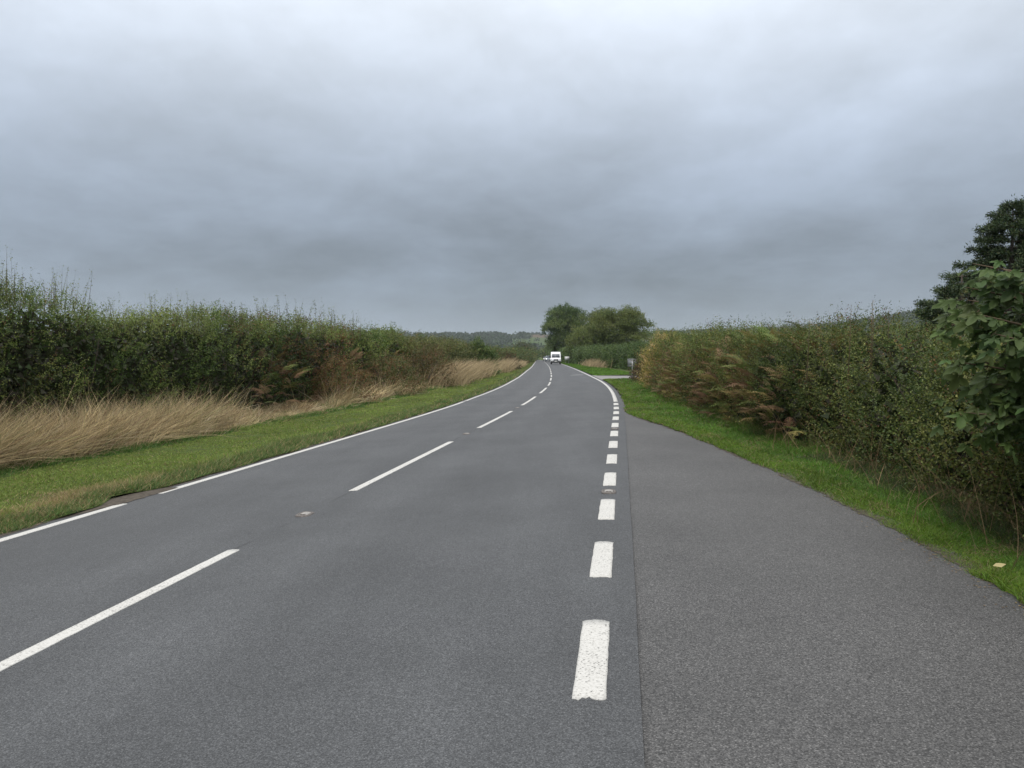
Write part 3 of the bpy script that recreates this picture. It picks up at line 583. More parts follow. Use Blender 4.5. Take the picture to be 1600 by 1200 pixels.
def tree(name, label, base, h, spread, nblob, leaf, pal, per, seed, trunk_h=.3, trunk_r=.35, group=None, low=.22, shape=1.0, bark=(.10, .085, .07), lean=(0, 0)):
    rs = random.Random(seed); root = empty(name, base); tag(root, label, 'tree', group); base = np.array(base, float)
    tb = Buf(); blobs = []; top = base + np.array([lean[0], lean[1], h * .82])
    mid = base + np.array([rs.gauss(0, .04 * h), rs.gauss(0, .04 * h), h * .45])
    pts = [base - [0, 0, .1], base + [0, 0, h * .12], base * .5 + mid * .5, mid, mid * .5 + top * .5 + [rs.gauss(0, .3), rs.gauss(0, .3), 0], top]
    tube(tb, pts, np.array([1.25, 1, .85, .65, .35, .1]) * trunk_r, 8, bark)
    for i in range(nblob):
        u = (i + .5) / nblob; z = low + (1 - low) * u ** .9 * .9
        prof = math.sin(min(1, (z - low * .55) / (1.04 - low * .55)) * math.pi) ** .6
        a = i * 2.39996 + rs.uniform(-.5, .5); rr = spread * .5 * prof * rs.uniform(.45, 1.0) * shape
        c = base + np.array([math.cos(a) * rr + lean[0] * z, math.sin(a) * rr + lean[1] * z, z * h * .96])
        r = spread * rs.uniform(.085, .20) * (.75 + .35 * prof); blobs.append((c, r, rs.uniform(.1, .9)))
        st = base + (mid - base) * min(1, .35 + u * .65) if u < .6 else mid + (top - mid) * (u - .6) * 1.6
        m1 = st * .5 + c * .5 + [0, 0, -.05 * h * rs.random()]
        tube(tb, [st, m1, c], np.array([.34, .2, .06]) * trunk_r, 5, bark)
    cb = Buf(); crown_leaves(cb, blobs, per, leaf, pal)
    origin_child(tb, 'trunk', M['bark'], root); origin_child(cb, 'crown', M['leaf'], root, 'stuff'); return root
OAK = [(.050, .088, .026), (.085, .135, .038), (.130, .182, .054), (.175, .220, .074)]
ASH = [(.078, .108, .032), (.120, .158, .045), (.168, .202, .060), (.215, .235, .080)]
tree('oak_tree', 'tall dark green tree standing directly behind the van', (17.4, 250, 0), 18.8, 13.4, 62, .42, OAK, 30, 3, trunk_r=.5, low=.10)
tree('ash_tree', 'broad olive green tree with two crowns behind the trimmed hedge', (22.5, 170, 0), 12.4, 12.8, 56, .30, ASH, 46, 8, trunk_r=.4, low=.14)
tree('ash_tree', 'smaller rounded olive tree between the tall dark tree and the broad one', (15.6, 165, 0), 8.6, 8.6, 24, .30, ASH, 40, 12, trunk_r=.28, low=.10)
tree('field_tree', 'dark low tree at the shoulder of the broad olive tree', (34.5, 190, 0), 8.2, 8, 18, .34, OAK, 34, 21, low=.1)
tree('field_tree', 'paler rounded tree just past the broad olive tree', (40.5, 195, 0), 8.4, 8.5, 18, .34, ASH, 34, 22, low=.1)
for i, (x, y, h, w) in enumerate(((62, 260, 9.0, 12), (73, 265, 10.6, 12), (84, 270, 10.2, 13), (97, 280, 11.5, 13), (112, 290, 12.5, 15), (127, 290, 13, 15), (143, 300, 14, 16), (160, 310, 14.5, 16))):
    tree('field_tree', '%s dark tree showing over the nearside hedge, counted from the broad olive tree' % ('first', 'second', 'third', 'fourth', 'fifth', 'sixth', 'seventh', 'eighth')[i], (x, y, 0), h, w, 14, .5, OAK if i % 3 else ASH, 16, 40 + i, low=.08, group='row of dark trees showing over the nearside hedge')
tree('field_tree', 'small round tree top showing over the olive hedge on the far side', (-18.4, 150, -.4), 6.6, 3.6, 12, .25, OAK, 50, 31, low=.3)
tree('field_tree', 'pale green rounded tree over the distant hedge left of the road end', (5.2, 330, 0), 8.0, 8.5, 16, .5, [(.10, .115, .06), (.13, .14, .075)], 14, 33, low=.1)
for i, (x, y, h, w) in enumerate(((12, 400, 5.5, 8), (17, 395, 6.2, 8), (1, 405, 5.5, 8), (-6, 400, 5.2, 9), (22, 380, 9, 9))):
    tree('field_bush', 'dark rounded bush closing off the far end of the road', (x, y, 0), h, w, 10, .55, ASH if i % 2 else OAK, 12, 60 + i, low=.05, group='bushes at the far end of the road')
def shrub(name, label, s, t, h, w, pal, leaf, nspray, seed, spr=(.25, .5), dz=0.0):
    base = W(s, t, dz); root = empty(name, base); tag(root, label, 'shrub'); b = Buf()
    d = randdir(nspray); d[:, 2] = np.abs(d[:, 2]); lm = 1 + .22 * vnoise(d[:, 0] * 2 + seed, d[:, 1] * 2, d[:, 2] * 2) + .14 * vnoise(d[:, 0] * 5 + seed, d[:, 1] * 5, d[:, 2] * 5)
    rad = np.clip(1 - rng.exponential(.16, nspray), .05, 1) * lm
    P = base + d * rad[:, None] * np.array([w / 2, w / 2, h]) ; P[:, 2] += .05
    pa = np.array(pal); i = rng.integers(0, len(pa), nspray); C = pa[i] * (1 + rng.normal(size=(nspray, 1)) * .15)
    sprays(b, P, d + np.array([0, 0, .4]) + rng.normal(size=(nspray, 3)) * .4, rng.uniform(*spr, nspray), 13, np.maximum(leaf, np.linalg.norm(base - CAM) * .0022), C)
    origin_child(b, 'foliage', M['leaf'], root, 'stuff'); b = Buf()
    for _ in range(9):
        a = random.uniform(0, 6.28); e = base + np.array([math.cos(a) * w * .3, math.sin(a) * w * .3, h * .8]); tube(b, [base, base * .5 + e * .5 + [0, 0, .1], e], [.03, .02, .006], 5, (.09, .075, .06))
    origin_child(b, 'stems', M['bark'], root); return root
shrub('round_bush', 'dark rounded bush standing proud of the offside hedge before the bend', 74, -10.1, 3.1, 3.4, OAK, .07, 1500, 2)
shrub('brown_bush', 'rusty brown bush at the hedge foot on the inside of the bend', 96, -8.9, 2.0, 3.6, [(.13, .085, .04), (.10, .08, .035), (.09, .09, .035)], .07, 700, 5)
shrub('golden_shrub', 'yellow and orange autumn shrub beside the grey sign', 36, 2.65, 2.2, 2.4, [(.48, .34, .12), (.52, .39, .19), (.34, .29, .08), (.20, .22, .06)], .06, 1700, 7, dz=.1)
shrub('copper_shrub', 'low dark copper-brown shrub at the foot of the grey sign post', 45.5, 2.9, 1.3, 2.2, [(.12, .06, .045), (.15, .09, .05), (.07, .06, .035)], .05, 700, 9, dz=.05)
shrub('ivy_bush', 'glossy bright green ivy with flower heads low in the thicket', 8.6, 4.15, 1.25, 1.5, [(.075, .11, .03), (.11, .14, .035), (.05, .08, .025)], .06, 420, 11, dz=.25)
shrub('rusty_bush', 'rusty reddish-brown bracken bush halfway along the offside bank', 47, -10.9, 2.2, 3.4, [(.16, .095, .045), (.13, .10, .042), (.10, .10, .036)], .06, 900, 15)

shrub('bracken_mound', 'low rust-brown bracken mound just past the long bleached grass', 30.5, -11.2, 1.5, 2.6, [(.19, .10, .045), (.10, .12, .034), (.22, .14, .06)], .05, 800, 16, dz=.05)
shrub('bracken_mound', 'broad rusty bracken mound in the middle of the offside bank', 38, -11.0, 1.75, 3.6, [(.17, .095, .042), (.11, .13, .04), (.22, .16, .08), (.09, .12, .034)], .055, 1000, 18, dz=.05)
# conifers beyond the nearside hedge
def conifer(name, label, base, h, w, seed, dens=1.0, low=.12):
    rs = random.Random(seed); root = empty(name, base); tag(root, label, 'tree'); base = np.array(base, float); tb = Buf(); nb = Buf()
    tube(tb, [base - [0, 0, .1], base + [0, 0, h * .5], base + [0, 0, h * .98]], [.24, .15, .02], 8, (.085, .07, .06))
    nwh = int(h / .37); P = []; D = []; Ls = []
    for i in range(nwh):
        u = low + (1 - low) * i / nwh; z = u * h; rl = w / 2 * (1 - u) ** .8 * rs.uniform(.6, 1.2) + .3
        for k in range(rs.randint(6, 9)):
            a = rs.uniform(0, 6.283); ln = rl * rs.uniform(.6, 1.1); st = base + [0, 0, z]
            d0 = np.array([math.cos(a), math.sin(a), .15]); pts = [st]
            for q in range(1, 6):
                v = q / 5; pts.append(st + d0 * ln * v + np.array([0, 0, -.28 * ln * v * v + .16 * ln * v ** 4]))
            tube(tb, pts, np.linspace(.035, .008, 6), 4, (.09, .075, .06), False)
            m = max(8, int(ln * 46 * dens))
            for _ in range(m):
                v = rs.uniform(.22, 1.0) ** .8; j = min(4, int(v * 5)); p = pts[j] + (pts[j + 1] - pts[j]) * (v * 5 - j)
                sd = np.array([-math.sin(a), math.cos(a), 0]) * rs.choice((-1, 1)); P.append(p); D.append(d0 * .7 + sd * rs.uniform(.2, 1.0) * (1.15 - v) + np.array([0, 0, rs.uniform(-.4, .35)])); Ls.append(rs.uniform(.22, .55) * (1.1 - .4 * v))
    P = np.array(P); D = np.array(D); n = len(P); pa = np.array([(.034, .055, .026), (.052, .078, .034), (.08, .108, .045)]); C = pa[rng.integers(0, 3, n)]
    sprays(nb, P, D, np.array(Ls), 8, .21, C, spread=.6, up=.0, taper=.3, ratio=.3)
    origin_child(tb, 'trunk', M['bark'], root); origin_child(nb, 'needles', M['needle'], root, 'stuff')
conifer('spruce_tree', 'tall dark spruce rising over the thicket at the picture edge', (24.6, 38, 0), 9.2, 10.5, 2)
conifer('spruce_tree', 'broader dark spruce behind the tall one, cut by the picture edge', (28.6, 41, 0), 9.9, 10.5, 4, .45)
conifer('spruce_tree', 'short sparse spruce with open branches in front of the tall ones', (21.0, 36, 0), 5.6, 5.6, 6, .8)
tree('birch_sapling', 'thin leafy sapling between the short spruce and the sycamore', (16.6, 28, 0), 4.7, 2.2, 9, .085, [(.085, .10, .035), (.13, .13, .045)], 42, 71, trunk_r=.05, low=.35)

# ------------------------------------------------------------------ sycamore with countable leaves
def syc_mesh(seed):
    rs = random.Random(seed); tips = [(-150, .55), (-118, .30), (-72, .86), (-45, .48), (-14, .52 + .5), ]
    half = [(178, .06), (158, .40), (142, .47), (130, .41), (119, .33), (103, .60), (88, .78), (76, .89), (66, .76), (54, .56), (42, .43), (29, .64), (15, .90), (0, 1.07)]
    pts = []
    for a, r in half: pts.append((a * 1.0, r * rs.uniform(.93, 1.06)))
    ring = pts + [(-a, r * rs.uniform(.93, 1.06)) for a, r in reversed(pts[:-1])]
    V = [(0, .0, 0)]
    for a, r in ring:
        x = math.sin(R(a)) * r * .52; y = math.cos(R(a)) * r * .52 + .12
        lob = r > .5; V.append((x, y, -.55 * (x * x + y * y) + (.03 if not lob else -.02) * rs.uniform(.3, 1.7) + .06 * rs.gauss(0, .4)))
    n = len(ring); b = Buf(); b.add(V, np.array([[0, 1 + i, 1 + (i + 1) % n] for i in range(n)]), (.072, .112, .032))
    b.add([(-.006, -.28, .03), (.006, -.28, .03), (.006, .02, .004), (-.006, .02, .004)], np.array([[0, 1, 2, 3]]), (.16, .10, .06))
    return b.mesh('leaf', M['bigleaf'])
syc_meshes = [syc_mesh(i) for i in range(5)]
sroot = empty('sycamore_sapling', (4.16, 5.75, .1)); tag(sroot, 'young sycamore with large lobed leaves overhanging the verge at the picture edge', 'tree')
sb = Buf(); tips = []; o0 = np.array(sroot.location); rs = random.Random(17)
tube(sb, [o0, o0 + [-.05, 0, .8], o0 + [-.12, -.05, 1.5], o0 + [-.1, -.1, 2.1]], [.035, .028, .018, .008], 6, (.10, .08, .06))
for i in range(27):
    u = .46 + .54 * i / 27; st = o0 + np.array([-.1 * u, -.06 * u, 2.0 * u]); a = rs.uniform(2.3, 4.6) if i % 6 else rs.uniform(0, 6.28)
    ln = (.86 - .36 * u) * rs.uniform(.45, 1.15) + .10; d = np.array([math.cos(a), math.sin(a) * .9, .05 + .35 * u]); pts = [st, st + d * ln * .5, st + d * ln + [0, 0, -.05]]
    tube(sb, pts, [.014, .009, .003], 5, (.12, .09, .06), False); tips.append((pts, d, ln))
origin_child(sb, 'branches', M['bark'], sroot)
crown = empty('crown'); crown.parent = sroot
nleaf = 0
for pts, d, ln in tips:
    for k in range(11):
        v = .25 + .75 * (k + rs.random()) / 11; p = pts[0] * (1 - v) + pts[2] * v + np.array([rs.gauss(0, .05), rs.gauss(0, .05), rs.gauss(0, .04)])
        out = np.array([d[0] + rs.gauss(0, .6), d[1] + rs.gauss(0, .6) - .25, rs.gauss(-.35, .3)]); out /= np.linalg.norm(out)
        up = np.array([rs.gauss(0, .3), rs.gauss(-.35, .3), 1.0]); y = out; x = np.cross(y, up); x /= np.linalg.norm(x); z = np.cross(x, y); sz = rs.uniform(.12, .235)
        o = link('leaf', syc_meshes[rs.randrange(5)], crown); mtx = Matrix(((x[0], y[0], z[0], 0), (x[1], y[1], z[1], 0), (x[2], y[2], z[2], 0), (0, 0, 0, 1)))
        o.matrix_local = Matrix.Translation(Vector(p - o0) + Vector(y * .28 * sz)) @ mtx @ Matrix.Scale(sz, 4); nleaf += 1

ib = Buf()
for q in range(330):
    me = syc_meshes[q % 5]; V = np.array([v.co[:] for v in me.vertices]); F3 = np.array([p.vertices[:] for p in me.polygons if len(p.vertices) == 3])
    y = np.array([rs.gauss(-.4, .6), rs.gauss(-.4, .6), rs.gauss(-.35, .3)]); y /= np.linalg.norm(y); x = np.cross(y, [rs.gauss(0, .3), rs.gauss(-.35, .3), 1.]); x /= np.linalg.norm(x); z = np.cross(x, y)
    p = o0 + np.array([rs.uniform(-.62, .3), rs.uniform(-.2, .7), rs.uniform(.72, 1.9)]); ib.add(p + (V @ np.array([x, y, z])) * rs.uniform(.10, .19), F3, np.array([.062, .10, .028]) * rs.uniform(.7, 1.4))
origin_child(ib, 'inner_leaves', M['bigleaf'], sroot, 'stuff')
# ------------------------------------------------------------------ bracken with countable fronds
def frond_mesh(seed, col, col2, npair=13):
    rs = random.Random(seed); b = Buf(); n = npair; P = []
    for i in range(n + 1):
        u = i / n; P.append(np.array([0, u * .86, .34 * u - .52 * u * u]))
    for sgn in (-1, 1):
        S = np.array([sgn * .005, 0, 0]); 
    tube(b, P, np.linspace(.006, .0015, n + 1), 3, np.array(col) * .8, False)
    vs_ = []; fs = []; cs = []
    for i in range(2, n + 1):
        u = i / n; L_ = .36 * (1 - u) ** .8 * min(1, .55 + 2.2 * u) + .02
        for sg in (-1, 1):
            d = np.array([sg * .88, .42, -.12 + rs.gauss(0, .1)]); d /= np.linalg.norm(d); m = max(2, int(L_ / .055))
            nrm = np.array([0, .25, 1.0]); w = np.cross(d, nrm); w /= np.linalg.norm(w)
            for j in range(m):
                q = j / m; c = P[i] + d * L_ * q + np.array([0, 0, -.12 * L_ * q * q]); ll = .062 * (1 - .75 * q) * (.6 + .6 * (1 - u))
                for s2 in (-1, 1):
                    k = len(vs_); tip = c + (w * s2 * ll + d * ll * .55); e = c + d * L_ / m * .75
                    vs_ += [c, e, tip]; fs.append((k, k + 1, k + 2)); g = rs.random(); cc = np.array(col) * (1 - g) + np.array(col2) * g; cs += [cc] * 3
    b.add(np.array(vs_), np.array(fs), np.array(cs)); return b.mesh('frond', M['frond'])
F_GREEN = [frond_mesh(i, (.095, .135, .036), (.155, .175, .05)) for i in range(3)]
F_YEL = [frond_mesh(10 + i, (.20, .17, .06), (.28, .20, .08)) for i in range(2)]
F_BROWN = [frond_mesh(20 + i, (.15, .088, .046), (.24, .16, .088)) for i in range(3)]
def bracken(name, label, s0, s1, n, tfront, hmax, mixf, seed, side=1, zlo=.1, size=(.36, .72), wid=1.2):
    rs = random.Random(seed); base = W((s0 + s1) / 2, float(tfront(np.array([(s0 + s1) / 2]))[0]) + side * .4); root = empty(name, base); tag(root, label, 'bracken')
    for _ in range(n):
        s = rs.uniform(s0, s1); u = rs.random() ** .9; z = zlo + (hmax - zlo) * u; t = float(tfront(np.array([s]))[0]) + side * (.05 + wid * u ** 2.0 * .6 + rs.uniform(-.12, .25))
        p = W(s, t, z); a = rs.gauss(math.pi, .75) if side > 0 else rs.gauss(0, .75)
        if rs.random() < .25: a = rs.uniform(0, 6.28)
        y = np.array([math.cos(a), math.sin(a) - .35, .25 + .55 * u + rs.gauss(0, .2)]); y /= np.linalg.norm(y); up = np.array([rs.gauss(0, .25), rs.gauss(0, .25), 1.]); x = np.cross(y, up); x /= np.linalg.norm(x); zz = np.cross(x, y)
        g = rs.random(); pb, py = mixf(u, s); ms = F_BROWN if g < pb else F_YEL if g < pb + py else F_GREEN
        o = link('frond', rs.choice(ms), root); sz = rs.uniform(*size)
        o.matrix_local = Matrix.Translation(Vector(p - base)) @ Matrix(((x[0], y[0], zz[0], 0), (x[1], y[1], zz[1], 0), (x[2], y[2], zz[2], 0), (0, 0, 0, 1))) @ Matrix.Scale(sz, 4)
bracken('bracken_bank', 'green and yellowing bracken fronds over rust-brown dead ones, past the thicket', 13.0, 20.5, 300, lambda s: hb(s) - .26, 1.9, lambda u, s: (.62 - .60 * u, .12 + .20 * u), 3)
bracken('bracken_bank', 'bracken bank turning brown between the green fronds and the golden shrub', 20.5, 34, 300, lambda s: hb(s) - .26, 1.8, lambda u, s: (.60 - .48 * u, .15 + .1 * u), 4)
bracken('dead_bracken', 'rust-brown dead bracken and bramble at the foot of the offside hedge', 24, 46, 280, lambda s: -11.6 + 0 * s, 2.0, lambda u, s: (.78, .08), 5, side=-1, size=(.45, .8), wid=1.0)
# dead stalks at the foot of the thicket
n = 300; S = sample_s(n, 4.2, 14, 1.2); T = hb(S) + rng.normal(size=n) * .28 - .05; P = W(S, T, zr(S, T))
D = np.c_[rng.normal(size=n) * .28, rng.normal(size=n) * .28, np.ones(n)]; C = np.array([.26, .18, .105]) * (1 + rng.normal(size=(n, 1)) * .25)
b = Buf(); ribbons(b, P, D, rng.normal(size=(n, 3)) * [.4, .4, .05], rng.uniform(.2, .8, n), rng.uniform(.004, .009, n), np.clip(C, .03, 1), 4, wtip=.5); o = b.build('dead_stalks', M['straw']); tag(o, 'tan dead stalks standing at the foot of the dark thicket', 'stalks', kind='stuff')

# far woods and hedgerow trees on the hills
n = 26000; X = rng.uniform(-900, 1500, n); Y = rng.uniform(620, 2350, n); H_ = hill_z(X, Y)
wood = (vnoise(X / 130 + 5, Y / 240 + 2) + .35 * vnoise(X / 45, Y / 80)) > .50; line = (np.abs(((Y / 150 + .4 * vnoise(X / 200, 3)) % 1) - .5) < .014) | (np.abs(((X / 105 + .3 * vnoise(Y / 200, 8)) % 1) - .5) < .013)
ridge = (Y > 2240) & (vnoise(X / 60, 31) > .1)
spur = (X > 380) & (Y < 1250) & (vnoise(X / 90, Y / 120 + 50) > -.45)
low_ = (Y < 1100) & (rng.random(n) < .14)
keep = (wood | line | ridge | spur | low_) & ((X / Y) > -.22) & ((X / Y) < .62) & (H_ > -.5); X, Y, H_ = X[keep], Y[keep], H_[keep]
n = len(X); b = Buf(); k = 16; rad = rng.uniform(3.5, 7.0, n); d = randdir(n * k).reshape(n, k, 3); d[..., 2] = np.abs(d[..., 2])
P = np.stack([X, Y, H_], -1)[:, None] + d * rad[:, None, None] * [1, 1, 1.25]
C = (np.array([.030, .046, .020]) * rng.uniform(.7, 1.6, (n, 1)))[:, None] * np.ones((1, k, 1)) * rng.uniform(.8, 1.25, (n, k, 1))
sz = (rad[:, None] * rng.uniform(.7, 1.1, (n, k))).ravel()
leaves(b, P.reshape(-1, 3), randdir(n * k) + [0, 0, .2], randdir(n * k), sz, sz * .8, C.reshape(-1, 3), tri=True); o = b.build('far_woods', M['leaf']); tag(o, 'hazy dark woods and hedgerow trees on the distant hills', 'woods', kind='stuff')

# ------------------------------------------------------------------ vehicles
M['white_paint'] = mat_plain('white_paint', (.78, .79, .80), .3, grain=.03, scale=3); M['black_plastic'] = mat_plain('black_plastic', (.022, .022, .024), .55, grain=.2)
M['glass'] = mat_plain('windscreen_glass', (.05, .06, .07), .05, spec=.9); M['rubber'] = mat_plain('tyre_rubber', (.02, .02, .02), .85, grain=.2); M['rim'] = mat_plain('wheel_rim', (.45, .45, .46), .35, .7, grain=.1)
M['dark_paint'] = mat_plain('dark_paint', (.02, .025, .035), .25, grain=.05); M['silver_paint'] = mat_plain('silver_paint', (.20, .23, .27), .3, .3, grain=.04)
M['plate'] = mat_plain('number_plate', (.72, .72, .68), .5, grain=.05); M['lamp'] = mat_plain('head_lamp', (.8, .82, .85), .15, grain=.05); M['lit_lamp'] = mat_plain('lit_head_lamp', (.9, .9, .9), .2, emit=((1, .97, .9), 1.6))
def loft(prof, hw, waist, tum, mat, name, parent, bev=.05):
    """side outline (y back from the nose, z) swept across the width, sides leaning in above the waist"""
    bm = bmesh.new(); cols = []
    for xs_ in (-1, -.86, 0, .86, 1):
        row = []
        for (y, z) in prof:
            w = hw * (1 - tum * max(0, z - waist)); yy = y + (.16 * (xs_ ** 2) if y < 1.0 else 0); row.append(bm.verts.new((xs_ * w, yy, z)))
        cols.append(row)
    n = len(prof)
    for a, c in zip(cols, cols[1:]):
        for i in range(n): bm.faces.new((a[i], a[(i + 1) % n], c[(i + 1) % n], c[i]))
    bm.faces.new(cols[0][::-1]); bm.faces.new(cols[-1]); bmesh.ops.recalc_face_normals(bm, faces=bm.faces); bmesh.ops.triangulate(bm, faces=[f for f in bm.faces if len(f.verts) > 4])
    me = bpy.data.meshes.new(name); bm.to_mesh(me); bm.free(); me.materials.append(mat); me.shade_smooth(); o = link(name, me, parent)
    m = o.modifiers.new('bevel', 'BEVEL'); m.width = bev; m.segments = 2; m.limit_method = 'ANGLE'; m.angle_limit = R(25); return o
def wheel(parent, x, y, r, w):
    bt = Buf(); a = np.linspace(0, 2 * np.pi, 20, endpoint=False); rings = [(-.5, r * .62), (-.5, r * .93), (-.38, r), (.38, r), (.5, r * .93), (.5, r * .62)]
    V = np.array([[(q * w, math.cos(t) * rr, math.sin(t) * rr) for t in a] for q, rr in rings]); F = np.array([[i * 20 + j, i * 20 + (j + 1) % 20, (i + 1) * 20 + (j + 1) % 20, (i + 1) * 20 + j] for i in range(5) for j in range(20)]); bt.add(V, F)
    wr = bt.build('wheel', M['rubber'], parent, smooth=True); wr.location = (x, y, r); br = Buf()
    V = np.array([[(q * w, math.cos(t) * rr, math.sin(t) * rr) for t in a] for q, rr in ((-.45, r * .63), (-.3, r * .2), (.3, r * .2), (.45, r * .63))]); F = np.array([[i * 20 + j, i * 20 + (j + 1) % 20, (i + 1) * 20 + (j + 1) % 20, (i + 1) * 20 + j] for i in range(3) for j in range(20)]); br.add(V, [F, np.array([list(range(20, 40))]), np.array([list(range(40, 60))])]); br.build('rim', M['rim'], wr)
def piece(name, mat, parent, pts, thick=.02):
    """flat shaped panel from 3-d outline, given real thickness along its normal"""
    p = np.array(pts, float); nrm = np.cross(p[1] - p[0], p[2] - p[0]); nrm /= np.linalg.norm(nrm); n = len(p); b = Buf()
    b.add(np.concatenate([p + nrm * thick, p - nrm * thick]), [np.array([list(range(n))]), np.array([list(range(2 * n - 1, n - 1, -1))]), np.array([[i, n + i, n + (i + 1) % n, (i + 1) % n] for i in range(n)])]); return b.build(name, mat, parent)
def bpart(name, mat, parent, lo, hi): b = Buf(); box(b, lo, hi); return b.build(name, mat, parent)
def place(o, s, t): p = W(s, t, .0); o.location = p; o.rotation_euler = (0, 0, -float(np.interp(s, _s, _th)))
van = empty('panel_van'); tag(van, 'white panel van driving toward the camera in the nearside lane', 'van'); place(van, 153, -1.3)
loft([(0, .42), (-.02, .72), (.05, 1.02), (.16, 1.14), (.86, 1.32), (1.5, 2.16), (1.85, 2.42), (2.4, 2.5), (5.3, 2.5), (5.45, 2.4), (5.5, .42)], 1.01, 1.3, .075, M['white_paint'], 'body', van)
piece('windscreen', M['glass'], van, [(-.80, .865, 1.40), (.80, .865, 1.40), (.74, 1.37, 2.05), (-.74, 1.37, 2.05)], .03)
piece('grille', M['black_plastic'], van, [(-.50, .0, .74), (.50, .0, .74), (.44, .05, 1.03), (-.44, .05, 1.03)], .03)
bpart('bumper', M['black_plastic'], van, (-.98, -.06, .34), (.98, .3, .66)); bpart('number_plate', M['plate'], van, (-.26, -.09, .55), (.26, -.055, .67))
for sx in (-1, 1):
    piece('headlight', M['lamp'], van, [(sx * .56, .05, .86), (sx * .93, .13, .90), (sx * .95, .22, 1.12), (sx * .62, .09, 1.03)], .03)
    mr = bpart('wing_mirror', M['black_plastic'], van, (sx * 1.12 - .11, .95, 1.38), (sx * 1.12 + .11, 1.12, 1.78))
    piece('side_window', M['glass'], van, [(sx * 1.005, 1.1, 1.42), (sx * 1.005, 1.95, 1.42), (sx * .962, 1.95, 2.0), (sx * .962, 1.5, 2.0)], .015)
    for y in (.95, 4.3): wheel(van, sx * .88, y, .35, .22)
def car(name, label, s, t, paint, h=1.46, hw=.90, zb=.0):
    c = empty(name); tag(c, label, 'car'); place(c, s, t); k = h / 1.46
    loft([(0, .3), (-.02, .55 * k), (.1, .74 * k), (1.0, .92 * k), (1.75, 1.36 * k), (2.3, 1.46 * k), (3.3, 1.42 * k), (4.05, 1.02 * k), (4.3, .95 * k), (4.32, .3)], hw, .85 * k, .28, paint, 'body', c)
    piece('windscreen', M['glass'], c, [(-.70, 1.05, .98 * k), (.70, 1.05, .98 * k), (.58, 1.70, 1.33 * k), (-.58, 1.70, 1.33 * k)], .03)
    piece('grille', M['black_plastic'], c, [(-.42, -.01, .42), (.42, -.01, .42), (.38, .02, .60 * k), (-.38, .02, .60 * k)], .03); bpart('number_plate', M['plate'], c, (-.26, -.07, .42), (.26, -.045, .53))
    for sx in (-1, 1):
        piece('headlight', M['lit_lamp'], c, [(sx * .48, .02, .60 * k), (sx * .82, .12, .62 * k), (sx * .84, .2, .76 * k), (sx * .54, .08, .72 * k)], .04); bpart('wing_mirror', M['black_plastic'], c, (sx * .98 - .1, 1.3, .95 * k), (sx * .98 + .1, 1.42, 1.1 * k))
        for y in (.8, 3.4): wheel(c, sx * .78, y, .32, .2)
car('people_carrier', 'silver car with lit headlights half hidden behind the white van', 238, -1.75, M['silver_paint'], 1.82, .95)
car('saloon_car', 'dark car with lit headlights, last in the line behind the van', 292, -1.6, M['dark_paint'])

# ------------------------------------------------------------------ signs
M['galv'] = mat_plain('galvanised_steel', (.34, .35, .36), .45, .5, grain=.15, scale=12); M['sign_back'] = mat_plain('sign_back_grey', (.22, .23, .24), .6, .2, grain=.12, scale=9); M['sign_face'] = mat_plain('pale_sign', (.6, .6, .6), .5, grain=.06, scale=8)
sg = empty('road_sign', W(49, 2.0, -.10)); tag(sg, 'back of a grey square road sign on a steel post by the side turning', 'road sign'); sg.rotation_euler = (0, 0, R(-6))
b = Buf(); tube(b, [(0, 0, -.2), (0, 0, .7), (0, 0, 1.5)], [.038] * 3, 10, (1, 1, 1)); b.build('post', M['galv'], sg, smooth=True)
bpart('panel', M['sign_back'], sg, (-.28, .05, .98), (.28, .062, 1.5)); bpart('rail', M['galv'], sg, (-.29, .036, 1.44), (.29, .049, 1.505)); bpart('rail', M['galv'], sg, (-.27, .037, 1.03), (.27, .049, 1.07))
for x in (-1, 1): bpart('edge_trim', M['galv'], sg, (x * .284 - .006, .03, .97), (x * .284 + .006, .066, 1.51))
for z in (1.05, 1.47): bpart('clip', M['galv'], sg, (-.055, -.045, z - .02), (.055, .035, z + .02))
sp = empty('verge_sign', W(162, 1.2, .05)); tag(sp, 'small pale panel on posts showing beside the van on the verge', 'road sign')
bpart('panel', M['sign_face'], sp, (-.45, -.02, .75), (.5, 0, 1.5)); 
for x in (-.3, .35): bpart('post', M['galv'], sp, (x - .03, .005, -.1), (x + .03, .055, 1.45))

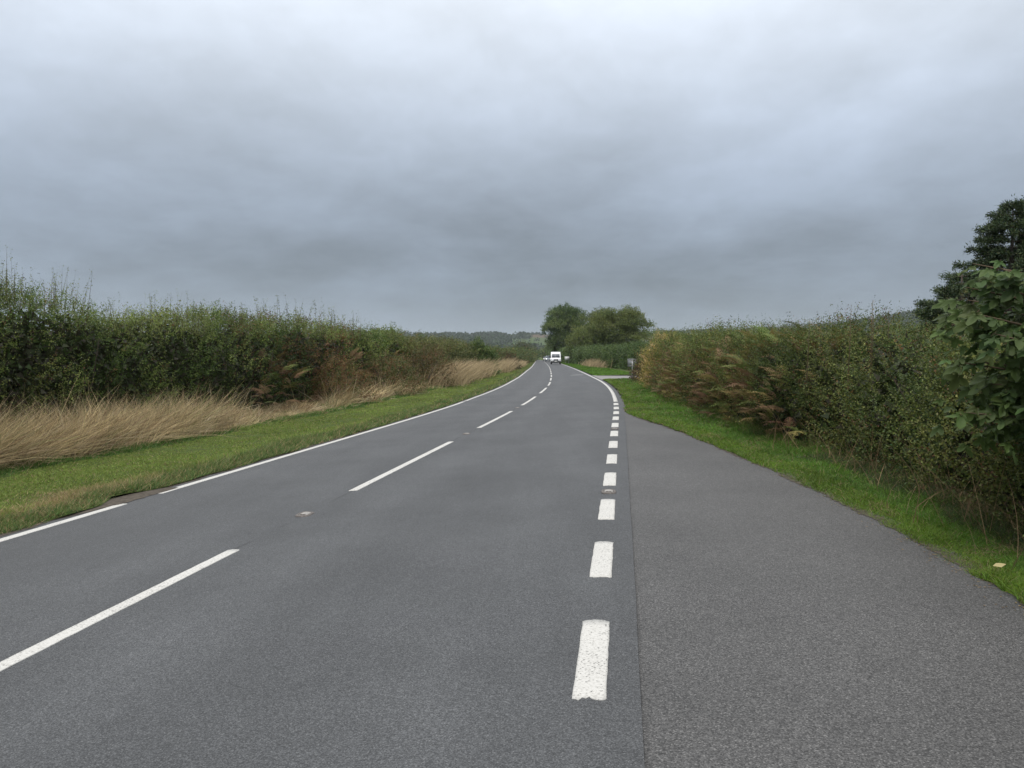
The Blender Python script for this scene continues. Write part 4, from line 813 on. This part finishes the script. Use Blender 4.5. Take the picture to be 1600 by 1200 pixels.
# ------------------------------------------------------------------ reflecting road studs
M['iron'] = mat_plain('stud_iron', (.14, .125, .115), .75, .2, grain=.35, scale=60); M['stud_rubber'] = mat_plain('stud_rubber', (.30, .285, .265), .7, grain=.25, scale=70); M['bead'] = mat_plain('glass_bead', (.25, .16, .12), .1, spec=.8)
def stud(s, t, label):
    r = empty('road_stud', W(s, t, .001)); tag(r, label, 'road stud', 'reflecting studs set along the road lines'); r.rotation_euler = (0, 0, -float(np.interp(s, _s, _th)))
    b = Buf(); a = np.linspace(0, 2 * np.pi, 24, endpoint=False); rr = lambda q: (np.abs(np.cos(q)) ** 3.5 + np.abs(np.sin(q)) ** 3.5) ** (-1 / 3.5)
    rings = [(1.0, 0.0), (.97, .010), (.80, .016), (.66, .012), (.62, -.002)]
    V = np.array([[(math.cos(t_) * rr(t_) * .085 * k, math.sin(t_) * rr(t_) * .125 * k, z) for t_ in a] for k, z in rings]); F = np.array([[i * 24 + j, i * 24 + (j + 1) % 24, (i + 1) * 24 + (j + 1) % 24, (i + 1) * 24 + j] for i in range(4) for j in range(24)]); b.add(V, [F, np.array([list(range(96, 120))])]); b.build('casting', M['iron'], r, smooth=True)
    b = Buf(); q = np.linspace(-1, 1, 9); V = np.array([[(x * .047, y * .06, .003 + .022 * math.sqrt(max(0, 1 - (x * .9) ** 2)) * (1 - .25 * abs(y))) for x in q] for y in (-1, -.3, .3, 1)]); F = np.array([[i * 9 + j, i * 9 + j + 1, (i + 1) * 9 + j + 1, (i + 1) * 9 + j] for i in range(3) for j in range(8)]); b.add(V, F)
    e = [0, 1, 2, 3, 4, 5, 6, 7, 8]; b.add(np.concatenate([V[0], [[.047, -.06, -.004], [-.047, -.06, -.004]]]), np.array([e + [9, 10]])); b.build('rubber_insert', M['stud_rubber'], r)
    for x in (-.018, .018):
        b = Buf(); tube(b, [(x, -.066, .012), (x, -.055, .012)], [.008, .009], 8); b.build('glass_bead', M['bead'], r)
stud(8.05, float(TC(8.05)) - .0, 'worn reflecting stud in the centre line, between the first two long dashes')
stud(17.0, float(TC(17.)), 'reflecting stud in the second gap of the centre line')
stud(25.9, float(TC(25.9)), 'reflecting stud in the third gap of the centre line')
stud(8.83, 0.0, 'iron-framed reflecting stud between the short lay-by dashes, third gap')
stud(16.57, 0.0, 'small reflecting stud farther along the short lay-by dashes')

# ------------------------------------------------------------------ small litter
b = Buf(); P0 = (3.31, 5.24, .11)
V = [(0, 0, 0), (.03, .025, .012), (.07, .03, .006), (.115, 0, .018), (.07, -.028, .004), (.03, -.022, .010), (.055, 0, -.004)]; b.add(np.array(V), np.array([[6, 0, 1], [6, 1, 2], [6, 2, 3], [6, 3, 4], [6, 4, 5], [6, 5, 0]]), (.62, .52, .26)); o = b.build('fallen_leaf', M['leaf']); o.location = P0; o.scale = (.72, .72, .72); o.rotation_euler = (R(28), R(-10), R(-35)); tag(o, 'single pale yellow fallen leaf lying on the verge grass by the lay-by', 'leaf')
n = 900; S = sample_s(n, 3.2, 28, 1.5); T = redge(S) - np.abs(rng.normal(size=n)) * .10; P = W(S, T, .004)
b = Buf(); sz = rng.uniform(.008, .03, n); C = np.array([[.22, .15, .08], [.14, .10, .06], [.30, .22, .10], [.10, .09, .06]])[rng.integers(0, 4, n)]; leaves(b, P, np.c_[rng.normal(size=(n, 2)), np.zeros(n)], np.tile([0, 0, 1.], (n, 1)), sz, sz * .5, C, .1); o = b.build('leaf_litter', M['straw']); tag(o, 'scattered leaf litter and grit along the lay-by edge', 'litter', kind='stuff')

# ------------------------------------------------------------------ haze: even, thin air round the whole place
hm_, nt, N, L, out = mat_new('thin_haze'); pv = N('ShaderNodeVolumePrincipled'); pv.inputs['Color'].default_value = (.86, .92, 1.0, 1); pv.inputs['Density'].default_value = .0001; pv.inputs['Anisotropy'].default_value = .2
L(pv.outputs[0], out.inputs['Volume'])
b = Buf(); box(b, (-6200, -2200, -1.6), (6200, 6200, 125)); o = b.build('haze', hm_); tag(o, 'thin even haze in the air over the valley', 'haze', kind='stuff')
